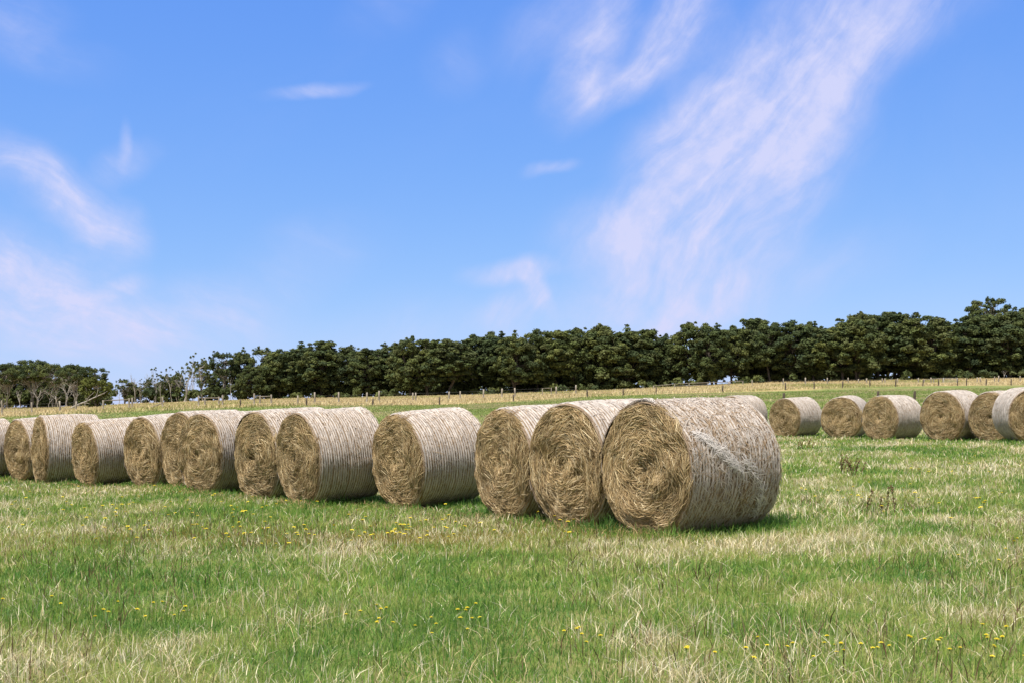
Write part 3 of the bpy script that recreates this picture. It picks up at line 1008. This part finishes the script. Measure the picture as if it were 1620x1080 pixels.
BF = lambda px: fd(px, (3, 110), (1600, 190))
FF = lambda px: fd(px, (485, 112), (1416, 140))
fence("timber_fence", "pale timber post and wire fence left of the bushy green tree, behind the leftmost bales",
      [(p, BF(p), h) for p, h in ((-60, 1.3), (3, 1.4), (50, 1.1), (95, 1.1), (120, 1.0))], P_PALE)
fence("timber_fence", "pale timber post and wire fence along the foot of the dark gum belt",
      [(p, BF(p), h) for p, h in ((471, 1.05), (498, 1.35), (536, 1.3), (580, 1.2), (599, 1.35), (653, 1.05), (658, 1.05), (710, 1.05), (728, 1.05),
                                  (765, 1.15), (794, 1.15), (815, 1.15), (880, 1.1), (911, 1.2))], P_PALE)
fence("timber_fence", "grey timber post and wire fence at the far right below the high trees",
      [(p, BF(p), h) for p, h in ((1190, 0.9), (1239, 1.0), (1274, 1.05), (1309, 1.0), (1342, 1.0), (1358, 0.8), (1371, 0.9), (1396, 0.9), (1400, 0.9),
                                  (1420, 0.9), (1453, 0.95), (1473, 1.0), (1546, 1.0), (1551, 1.0), (1573, 1.1), (1580, 1.2), (1614, 1.1), (1650, 1.1))], P_PALE)
fence("wire_fence", "dark low post and wire fence edging the golden grass, crossing behind the near bales",
      [(p, FF(p), h) for p, h in ((380, .8), (485, 0.75), (590, 0.7), (695, 0.85), (812, 0.72), (929, 0.78), (986, 0.72), (1038, 0.85), (1143, 0.8), (1243, 0.85), (1288, 0.85),
                                  (1333, 0.8), (1376, 0.85), (1417, 0.9), (1460, 0.8), (1485, 0.85), (1515, 0.85), (1529, 0.9), (1560, .8), (1600, 0.8))], P_DARK)


def stub(px, py_top, d, label):
    x, y, z = pix(px, d)
    h = (CAMZ - (py_top - HY) * d / F) - z
    mb = MB()
    mb.tube([(0, 0, -0.2), (0, 0.01, h * 0.6), (0.01, 0, h)], [0.085, 0.08, 0.08], 8)
    o = mb.build("post", [M_POST_D])
    o.name = "fence_post"
    o.location = (x, y, z)
    tag(o, label, "post")


stub(1389, 618, 70, "dark stump-like post showing above the pale bale in the far group's centre")
stub(1240, 621, 72, "dark stump-like post between the nearest bale and the distant group")
stub(1447, 618, 72, "short grey post above the right end of the long smooth pale bale")


def rail_frame(name, label, spots, rails, mat=None, dd=None, r=0.07):
    """posts and level rails: spots (px, height), rails (px0, px1, height0, height1)"""
    mat = mat or M_POST
    df = dd or BF
    x0, y0, z0 = pix(spots[0][0], df(spots[0][0]))
    root = empty(name, (x0, y0, z0))
    tag(root, label, "fence")
    for px, h in spots:
        x, y, z = pix(px, df(px))
        mb = MB()
        mb.tube([(0, 0, -0.3), (0.01, 0, h * 0.5), (0, 0, h)], [r * 1.3, r * 1.2, r * 1.15], 8)
        o = mb.build("post", [mat], root)
        o.location = (x - x0, y - y0, z - z0)
    for a, b, h0, h1 in rails:
        p, q = np.array(pix(a, df(a))), np.array(pix(b, df(b)))
        p[2] += h0; q[2] += h1
        mb = MB()
        mb.tube([p - (x0, y0, z0), (p + q) / 2 - (x0, y0, z0), q - (x0, y0, z0)], [r * 0.8] * 3, 6)
        mb.build("rail", [mat], root)
    return root


rail_frame("rail_fence", "grey rail on twin posts just right of the bushy green tree", [(163, 1.0), (204, 1.1), (209, 1.15)], [(163, 206, 0.95, 0.98)])
rail_frame("rail_fence", "lone grey strainer post with a leaning brace in the tree gap", [(257, 1.15)], [(236, 257, 0.05, 0.5)])
rail_frame("rail_fence", "braced timber strainer posts with one top rail under the open gums", [(314, 1.2), (324, 1.0), (346, 1.05), (352, 1.2)], [(314, 352, 0.92, 0.92)])
rail_frame("rail_fence", "short braced timber frame above the bale tucked behind the striped one", [(402, 1.35), (411, 1.1), (429, 1.2)], [(402, 429, 1.0, 1.0)])
rail_frame("rail_fence", "small pale timber hurdle standing in front of the trees near the second bale", [(858, 0.95), (872, 0.95)], [(857, 873, 0.95, 0.95)], r=0.05)
rail_frame("rail_fence", "long low timber rail yard along the rise above the nearest bale",
           [(1034, 0.6), (1067, 0.7), (1090, .7), (1120, 0.65), (1152, 0.7)], [(1034, 1068, 0.55, 0.68), (1067, 1152, 0.72, 0.72), (1067, 1120, 0.4, 0.4)], dd=lambda p: BF(p) + 12)
rail_frame("rail_fence", "short separate timber rail right of the long low rail yard", [(1154, 0.75), (1175, 0.75)], [(1154, 1176, 0.78, 0.78)], dd=lambda p: BF(p) + 12)
g0 = rail_frame("metal_gate", "silvery metal farm gate among the fence posts at far right", [(1493, 0.95), (1514, 0.95)],
                [(1493, 1514, h, h) for h in (0.25, 0.45, 0.65, 0.88)], M_GALV, r=0.035)
g0['category'] = "gate"
rail_frame("rail_fence", "grey timber rails left of the silvery metal gate", [(1462, .8), (1477, .85), (1491, .9)], [(1462, 1478, 0.65, 0.8), (1477, 1491, 0.8, 0.86)])

# ------------------------------------------------------------------ trees
TH = 12.0                     # all variants are built 12 m tall and scaled


def puff(mb_lists, c, r, n, g, tone, size=(0.14, 0.30), flat=0.9):
    d = g.normal(0, 1, (n, 3)); d /= np.linalg.norm(d, axis=1, keepdims=True)
    d[:, 2] = np.where(d[:, 2] < -0.35, -d[:, 2], d[:, 2])
    p = np.asarray(c) + d * (r * g.uniform(0.4, 1.15, n))[:, None] * np.array((1, 1, flat))
    nn = d + g.normal(0, 0.45, (n, 3)); nn /= np.linalg.norm(nn, axis=1, keepdims=True)
    a = np.cross(nn, g.normal(0, 1, (n, 3))); a /= np.linalg.norm(a, axis=1, keepdims=True)
    b = np.cross(nn, a)
    s = g.uniform(*size, n)[:, None] * 0.5
    P = np.stack([p - a * s * 1.25, p + a * s * 1.25], 1)
    W = np.stack([b * s * 0.5, b * s * 0.8], 1)
    V, q, c_ = ribbons(P, W, np.asarray(tone) * g.uniform(0.86, 1.14, n)[:, None])
    mb_lists.add(V, q, c_)


TONES = np.array([(0.074, 0.098, 0.038), (0.090, 0.114, 0.042), (0.110, 0.130, 0.046), (0.060, 0.084, 0.040), (0.092, 0.110, 0.048)])


def limb(mb, p0, p1, r0, r1, g, bend=0.12, col=(1, 1, 1), k=6):
    p0, p1 = np.asarray(p0, float), np.asarray(p1, float)
    L = np.linalg.norm(p1 - p0)
    t = np.linspace(0, 1, k)
    w = np.cumsum(g.normal(0, bend * L / k, (k, 3)), 0) * np.sin(t * math.pi)[:, None]
    P = p0 + (p1 - p0) * t[:, None] + w
    mb.tube(P, r0 + (r1 - r0) * t, 6, col)
    return P


def gum(seed, kind):
    """one gum tree, 12 m tall: returns (trunk mesh, crown mesh)"""
    g = np.random.default_rng(seed)
    tr, cr = MB(), MB()
    if kind == 'dense':
        nst, bare = 1 + (seed % 3 == 0), (0.10, 0.2, 0.13, 0.24, 0.16)[seed % 5]
        cz, ax, n, rr = 6.6, ((3.3, 3.3, 5.4), (4.2, 3.4, 4.6), (3.0, 3.6, 5.6), (3.8, 3.8, 4.6), (3.5, 3.0, 5.4))[seed % 5], 190, (0.32, 0.85)
    elif kind == 'low':
        nst, bare = 2, 0.12
        cz, ax, n, rr = 6.0, (4.2, 4.2, 5.6), 190, (0.35, 0.9)
    elif kind == 'open':
        nst, bare = 2, 0.45
        cz, ax, n, rr = 8.6, (2.9, 2.9, 3.3), 26, (0.55, 1.05)
    elif kind == 'spread':
        nst, bare = 4, 0.42
        cz, ax, n, rr = 9.0, (5.4, 5.4, 2.6), 95, (0.5, 1.0)
    elif kind == 'flat':
        nst, bare = 2, 0.6
        cz, ax, n, rr = 11.0, (5.6, 4.6, 1.2), 46, (0.3, 0.6)
    cents = []
    while len(cents) < n:
        d = g.normal(0, 1, 3); d /= np.linalg.norm(d)
        k = g.uniform(0.45, 1.0) ** 0.7
        c = np.array([d[0] * ax[0] * k, d[1] * ax[1] * k, cz + d[2] * ax[2] * k])
        if c[2] < bare * TH * (0.75 + 0.5 * g.random()): continue
        c[:2] *= 1 - 0.35 * max(0, (c[2] - cz) / ax[2])
        cents.append(c)
    if kind in ('dense', 'low', 'open'):          # thin sprays standing out of the crown
        for _ in range(26):
            c = cents[int(g.integers(0, n))]
            v = c - np.array((0, 0, cz - 2.0)); v /= np.linalg.norm(v)
            cents.append(c + v * g.uniform(0.6, 1.25))
    cents = np.array(cents)
    top = cents[:, 2].max()
    cents[:, 2] += (TH - 0.7 - top)
    for s in range(nst):
        b = np.array([g.normal(0, 0.25), g.normal(0, 0.25), -0.4])
        lean = g.normal(0, 0.9, 2)
        P = limb(tr, b, (lean[0], lean[1], TH * (0.72 if kind != 'flat' else 0.85)), (0.11 if nst == 4 else 0.20) if nst > 1 else 0.26, 0.05 if nst == 4 else 0.08, g, 0.3 if nst == 4 else 0.14, k=9)
        for c in cents[s::nst][:: (3 if kind in ('dense', 'low') else 1)]:
            cand = [i for i in range(2, 9) if P[i][2] < c[2] - 0.3] or [2]
            i = cand[-1] if g.random() < 0.5 else cand[len(cand) // 2]
            limb(tr, P[i], c, 0.055 if nst == 4 else 0.075, 0.02, g, 0.2, k=5)
    for ci, c in enumerate(cents):
        tone = TONES[g.integers(0, 5)] * g.uniform(0.75, 1.1)
        r = g.uniform(*rr) if ci < n else g.uniform(0.18, 0.36)
        puff(cr, c, r, int((220 if kind in ('dense', 'low') else 170) * r * r) + 25, g, tone)
    return tr, cr


def dead(seed, sparse_leaves):
    g = np.random.default_rng(seed)
    tr, cr = MB(), MB()

    def branch(p, d, L, r, depth):
        q = p + d * L
        P = limb(tr, p, q, r, r * 0.45, g, 0.16, k=5)
        if depth == 0:
            if sparse_leaves and g.random() < sparse_leaves and q[2] > 4:
                puff(cr, q, g.uniform(0.2, 0.55), 38, g, TONES[g.integers(0, 5)])
            return
        for i in range(int(g.integers(2, 5))):
            nd = d + g.normal(0, 0.42, 3) + np.array((0, 0, 0.12)); nd /= np.linalg.norm(nd)
            branch(P[int(g.integers(2, 5))], nd, L * g.uniform(0.5, 0.8), r * 0.5, depth - 1)
    for s in range(int(g.integers(1, 3))):
        d = np.array((g.normal(0, 0.12), g.normal(0, 0.12), 1.0))
        branch(np.array((g.normal(0, 0.3), g.normal(0, 0.3), -0.3)), d / np.linalg.norm(d), 4.8, 0.16, 3)
    return tr, cr


def build_variant(trcr, bark):
    tr, cr = trcr
    return tr.mesh("trunk", [bark]), (cr.mesh("crown", [M_LEAF]) if cr.V else None)


DENSE = [build_variant(gum(20 + s, 'dense'), M_BARK_D) for s in range(5)]
LOW = [build_variant(gum(40 + s, 'low'), M_BARK_D) for s in range(4)]
OPEN = [build_variant(gum(60 + s, 'open'), M_BARK_P) for s in range(3)]
SPREAD = [build_variant(gum(80 + s, 'spread'), M_BARK_P) for s in range(3)]
FLAT = [build_variant(gum(97, 'flat'), M_BARK_D)]
DEAD = [build_variant(dead(110 + s, 0.0), M_BARK_P) for s in range(3)]
SCRAG = [build_variant(dead(130 + s, 0.6), M_BARK_P) for s in range(3)]


def tree(name, var, px, d, top_y, label, cat="tree", group=None, wide=1.0, height=None):
    x, y, z = pix(px, d)
    H = height or ((CAMZ - (top_y - HY) * d / F) - z)
    o = empty(name, (x, y, z - 0.05), (0, 0, random.random() * 6.28), (H / TH * wide, H / TH * wide, H / TH))
    tag(o, label, cat, group)
    link("trunk", var[0], o)
    if var[1]: link("crown", var[1], o)
    return o


PROFILE = [(-60, 572), (0, 572), (40, 567), (100, 575), (150, 576), (172, 580), (300, 568), (350, 550), (400, 543), (430, 546), (445, 556), (462, 545), (490, 540), (522, 540),
           (552, 550), (565, 554), (600, 541), (650, 533), (700, 538), (722, 540), (742, 530), (780, 528), (820, 522), (860, 522), (905, 516), (940, 512),
           (970, 520), (1000, 515), (1030, 520), (1050, 528), (1070, 513), (1110, 512), (1150, 512), (1200, 507), (1250, 505), (1272, 508), (1300, 512), (1325, 503),
           (1372, 493), (1390, 490), (1420, 494), (1460, 492), (1490, 499), (1512, 497), (1550, 494), (1580, 493), (1602, 484), (1680, 478)]
PXS, PYS = zip(*PROFILE)
topy = lambda px: float(np.interp(px, PXS, PYS))
# what each stretch of the belt stands over in the picture, for the labels
MARK = [(20, "the bale left of the slit-faced bale"), (63, "the slit-faced bale"), (110, "the flat pale bale top near the left end"), (140, "the narrow-faced bale"), (180, "the narrow-faced bale's netting"),
        (225, "the bale left of the overlapping faces"), (262, "the half-hidden face"), (300, "the overlapping bale faces"), (335, "the braced strainer posts"), (372, "the gap left of the tucked bale"), (405, "the tucked bale's face"),
        (438, "the short braced frame"), (472, "the striped bale's face"), (506, "the striped bale's near edge"), (540, "the middle of the striped bale"), (575, "the right half of the striped bale"),
        (608, "the striped bale's far end"), (640, "the stand-alone bale's face"), (676, "the stand-alone bale's near rim"), (710, "the middle of the stand-alone bale"), (742, "the stand-alone bale's far half"),
        (775, "the gap right of the stand-alone bale"), (808, "the third bale's face"), (842, "the third bale's netting"), (876, "the small timber hurdle"), (905, "the second bale's face"),
        (938, "the second bale's near rim"), (970, "the second bale's netting"), (1002, "the nearest bale's white tuft"), (1036, "the top of the nearest bale's face"), (1070, "the left end of the rail yard"),
        (1102, "the middle of the rail yard"), (1136, "the right end of the rail yard"), (1168, "the short separate rail"), (1200, "the pale hidden bale top"), (1236, "the nearest bale's far shoulder"),
        (1268, "the leftmost full face of the far group"), (1300, "the gap before the face-on bale"), (1332, "the face-on bale"), (1366, "the face-on bale's right rim"), (1400, "the centre bale of the far group"),
        (1432, "the long smooth pale side"), (1462, "the dark-gapped bale's left"), (1494, "the metal gate"), (1526, "the dark-gapped bale's netting"), (1558, "the half-covered far bale"),
        (1592, "the right-edge bale"), (1630, "the right picture edge")]
used = {}


def mark_near(px, row):
    free = [(abs(m - px), t) for m, t in MARK if (row, t) not in used]
    t = min(free)[1]
    used[(row, t)] = 1
    return t


# canopy trees of the main belt
pxs = np.arange(440, 1660, 34.0)
for i, px in enumerate(pxs):
    p = px + random.uniform(-7, 7)
    v = DENSE[i % 5] if i % 3 else LOW[i % 4]
    tree("gum_tree", v, p, random.uniform(221, 232), topy(p) + random.uniform(-8, 2),
         "tall dense gum on the skyline above " + mark_near(p, 'c'), "tree", "tall gums of the dark tree belt", random.uniform(1.0, 1.5))
# lower trees along the edge of the belt
for i, px in enumerate(np.arange(455, 1650, 33.0)):
    p = px + random.uniform(-9, 9)
    if 1074 < p < 1098 or 1132 < p < 1168 or 1400 < p < 1418: continue
    base = HY - (gz((p - CX) / F * 222, 222) - CAMZ) * F / 222
    t = base - (base - topy(p)) * random.uniform(0.45, 0.8)
    tree("gum_tree", LOW[(i * 3 + 1) % 4], p, random.uniform(230, 239), t, "lower bushy gum at the belt's edge above " + mark_near(p, 'l'), "tree",
         "lower gums on the paddock edge", random.uniform(0.95, 1.3))
# trees standing behind, filling the belt
for i, px in enumerate(np.arange(430, 1660, 42.0)):
    p = px + random.uniform(-14, 14)
    if 1080 < p < 1100 or 1135 < p < 1165: continue
    tree("gum_tree", DENSE[(i * 2) % 5], p, random.uniform(250, 262), topy(p) + random.uniform(6, 18),
         "gum tree mostly hidden behind the taller front gums of the belt", "tree", "gums hidden deeper in the belt", random.uniform(0.9, 1.2))
# the open, straggling end of the belt
for px, ty, var, d, lab, wd in ((196, 596, OPEN[2], 226, "small open gum just beyond the rail right of the bushy green tree", 1.1),
                            (210, 603, LOW[1], 228, "small dark bushy gum low in the left part of the gap", 1.2),
                            (234, 596, OPEN[0], 230, "small see-through gum near the middle of the gap", 1.1),
                            (252, 600, LOW[3], 232, "small dark bushy gum low near the lone strainer post", 1.2),
                            (276, 592, LOW[0], 233, "dark bushy gum in the gap below the half-dead gums", 1.0),
                            (322, 562, OPEN[0], 224, "open pale-trunked gum at the ragged end of the belt, first right of the gap", 0.8),
                            (352, 551, OPEN[1], 228, "open gum with bare lower limbs behind the braced strainer posts", 1.0),
                            (385, 545, DENSE[1], 232, "leafy gum at the start of the dense belt, above the tucked bale's netting", 0.9),
                            (415, 544, OPEN[2], 230, "tall thin-crowned gum above the short braced frame", 1.0),
                            (345, 575, LOW[2], 236, "low dark gum behind the open pale-trunked gums", 1.0),
                            (395, 575, LOW[0], 224, "low dark gum in front of the leafy gum near the tucked bale", 1.0),
                            (430, 560, LOW[3], 236, "low dark gum closing the belt just left of the skyline notch", 1.0),
                            (292, 545, SCRAG[0], 216, "tallest scraggly gum with tufts of leaves at its tips, right of the gap", 0.75),
                            (270, 575, SCRAG[1], 222, "half-dead gum with thin leaf tufts in the middle of the gap", 0.9),
                            (245, 580, SCRAG[2], 226, "half-dead many-stemmed gum left of the middle of the gap", 0.8),
                            (306, 572, SCRAG[2], 228, "half-dead gum beside the tallest scraggly one", 0.8),
                            (214, 582, DEAD[0], 220, "leafless grey dead tree reaching up in the gap", 0.8),
                            (228, 577, DEAD[1], 228, "thin leafless grey tree beside the taller dead one", 0.6),
                            (366, 570, DEAD[2], 214, "bare grey forked tree standing in front of the open gums", 0.5),
                            (190, 598, SCRAG[1], 224, "small scraggly gum just right of the bushy green tree", 1.0),
                            (204, 590, DEAD[2], 227, "leafless many-twigged dead tree at the gap's left side", 0.8),
                            (222, 592, SCRAG[0], 218, "short half-dead gum with leaf tufts under the tall dead one", 0.9),
                            (236, 573, DEAD[0], 230, "slim leafless tree right of the middle dead one in the gap", 0.6),
                            (256, 578, DEAD[2], 219, "leafless twiggy tree between the half-dead gums in the gap", 0.7),
                            (262, 590, OPEN[1], 229, "small open gum low in the gap", 0.9),
                            (282, 583, OPEN[0], 231, "small open gum below the tallest scraggly one", 0.8),
                            (296, 570, DEAD[1], 222, "grey leafless tree beside the tallest scraggly gum", 0.6)):
    tree("gum_tree" if var not in DEAD else "dead_tree", var, px, d, ty, lab, "tree", None, wd)
# left-hand clump
for px, ty, var, d, lab, wd in ((-45, 572, SPREAD[0], 206, "spreading gum at the left picture edge", 1.0),
                            (10, 573, SPREAD[1], 208, "spreading flat-topped gum above the bale left of the slit-faced one", 1.0),
                            (48, 567, SPREAD[2], 212, "tallest flat-topped gum of the clump on the left", 1.1),
                            (85, 573, SPREAD[0], 210, "flat-topped gum with pale forked limbs above the flat pale bale top", 1.0),
                            (118, 574, SPREAD[1], 208, "flat-topped gum with pale limbs left of the bushy green tree", 0.9),
                            (152, 576, OPEN[1], 210, "open gum with sky between its leaf tufts behind the bushy green tree", 1.1),
                            (25, 584, LOW[1], 220, "dark low gum filling the clump's left part", 1.2),
                            (70, 584, LOW[2], 221, "dark low gum filling the clump's middle", 1.2),
                            (112, 586, LOW[0], 221, "dark low gum filling the clump's right part", 1.2),
                            (60, 600, DEAD[0], 200, "bleached dead tree with crooked branches, leftmost in front of the clump", 1.3),
                            (34, 596, DEAD[2], 199, "pale crooked dead tree second from the left in front of the clump", 1.2),
                            (76, 606, SCRAG[1], 198, "short pale branching tree with a few leaf tufts before the left clump", 1.3),
                            (106, 588, DEAD[0], 203, "tall pale many-branched dead tree right of the clump's middle", 1.2),
                            (134, 586, DEAD[1], 204, "slender pale dead tree rising behind the bushy green tree", 1.1),
                            (92, 592, DEAD[1], 201, "bleached forked dead tree in the middle of the left clump", 1.3),
                            (120, 598, DEAD[2], 202, "bleached leaning dead tree nearest the bushy green tree", 1.3),
                            (6, 610, DEAD[1], 196, "short bare grey tree behind the first pale fence post", 1.4)):
    tree("gum_tree" if var not in DEAD else "dead_tree", var, px, d, ty, lab, "tree", None, wd)
tree("gum_tree", FLAT[0], 1566, 236, 467, "tall gum whose flat tiered crown stands above the skyline at far right", "tree", None, 0.78)
tree("dead_tree", DEAD[2], 1588, 214, 575, "bare grey dead branches low at the right edge of the belt", "tree", None, 1.2)


def bushy():
    g = np.random.default_rng(5)
    tr, cr = MB(), MB()
    for s in range(4):
        limb(tr, (g.normal(0, 0.15), 0, -0.2), (g.normal(0, 1.0), g.normal(0, 0.6), 3.0), 0.10, 0.03, g)
    for i in range(44):
        d = g.normal(0, 1, 3); d /= np.linalg.norm(d)
        c = np.array((d[0] * 2.0, d[1] * 1.6, 3.0 + d[2] * 1.1)) * (1, 1, 1)
        puff(cr, c, g.uniform(0.35, 0.65), 75, g, np.array((0.115, 0.125, 0.03)) * g.uniform(0.8, 1.3), (0.12, 0.26))
    for i in range(16):
        puff(cr, (g.normal(0, 0.6), g.normal(0, 0.5), g.uniform(0.3, 2.0)), 0.45, 55, g, np.array((0.10, 0.11, 0.026)), (0.12, 0.25))
    return tr, cr


x, y, z = pix(152, 150)
o = empty("bushy_tree", (x, y, z), (0, 0, 0.3), (0.95, 0.95, 0.92))
tag(o, "bushy olive green small tree standing in the golden grass in front of the left clump", "tree")
tr, cr = bushy()
tr.build("trunk", [M_BARK_D], o); cr.build("crown", [M_LEAF], o)
# fallen limb leaning into the bushy tree
mb = MB()
g = np.random.default_rng(8)
a, b = np.array(pix(108, 147)), np.array(pix(166, 149, 621))
P = limb(mb, a + (0, 0, 0.1), b, 0.13, 0.05, g, 0.08, k=9)
for i, dv in ((4, (0.9, 0.1, 1.2)), (5, (0.7, 0.2, 0.3)), (6, (0.3, 0, 1.0)), (3, (1.1, 0.2, -0.1)), (7, (0.9, 0.1, 0.5))):
    limb(mb, P[i], P[i] + np.array(dv), 0.05, 0.015, g, 0.15, k=5)
o = mb.build("fallen_branch", [M_BARK_P])
tag(o, "bleached fallen branch leaning against the bushy olive green tree", "branch")


def thicket(name, label, n, dr, zr, pxr, seed, rr=(0.8, 1.5), skip=()):
    g = np.random.default_rng(seed)
    mb = MB()
    for _ in range(n):
        px = g.uniform(*pxr)
        if any(a < px < b for a, b in skip): continue
        d = g.uniform(*dr)
        x, y, z = pix(px, d)
        puff(mb, (x, y, z + g.uniform(*zr)), g.uniform(*rr), 85, g, TONES[g.integers(0, 5)] * 0.85, (0.28, 0.5))
    o = mb.build(name, [M_LEAF])
    tag(o, label, "undergrowth", kind='stuff')


thicket("undergrowth", "dark undergrowth along the foot of the gum belt", 520, (228, 246), (-0.4, 2.4), (425, 1660), 61, skip=((1076, 1094), (1130, 1165), (1402, 1416)))
thicket("undergrowth", "dark low scrub along the paddock edge of the gum belt", 190, (221, 228), (-0.3, 1.2), (440, 1660), 65, (0.5, 1.0), skip=((1076, 1094), (1130, 1165), (1402, 1416)))
thicket("undergrowth", "dark undergrowth among the trunks of the open gums and the gap", 120, (222, 240), (0.2, 2.6), (175, 425), 62, (0.5, 1.1), skip=((182, 194), (222, 228), (262, 268), (282, 290)))
thicket("forest", "shaded interior of the left clump of gums", 150, (222, 238), (1.0, 6.0), (-90, 160), 66, (1.0, 1.8))
thicket("undergrowth", "dark undergrowth under the left clump of gums", 110, (214, 232), (0.3, 2.2), (-80, 172), 63)
thicket("forest", "deep shaded interior of the gum wood behind the front trees", 420, (262, 285), (1.0, 10.0), (440, 1680), 64, (1.2, 2.2), skip=((1078, 1098), (1128, 1168), (1402, 1416)))

S.render.engine = 'CYCLES'
S.cycles.max_bounces = 6
S.cycles.diffuse_bounces = 3
S.cycles.transmission_bounces = 3
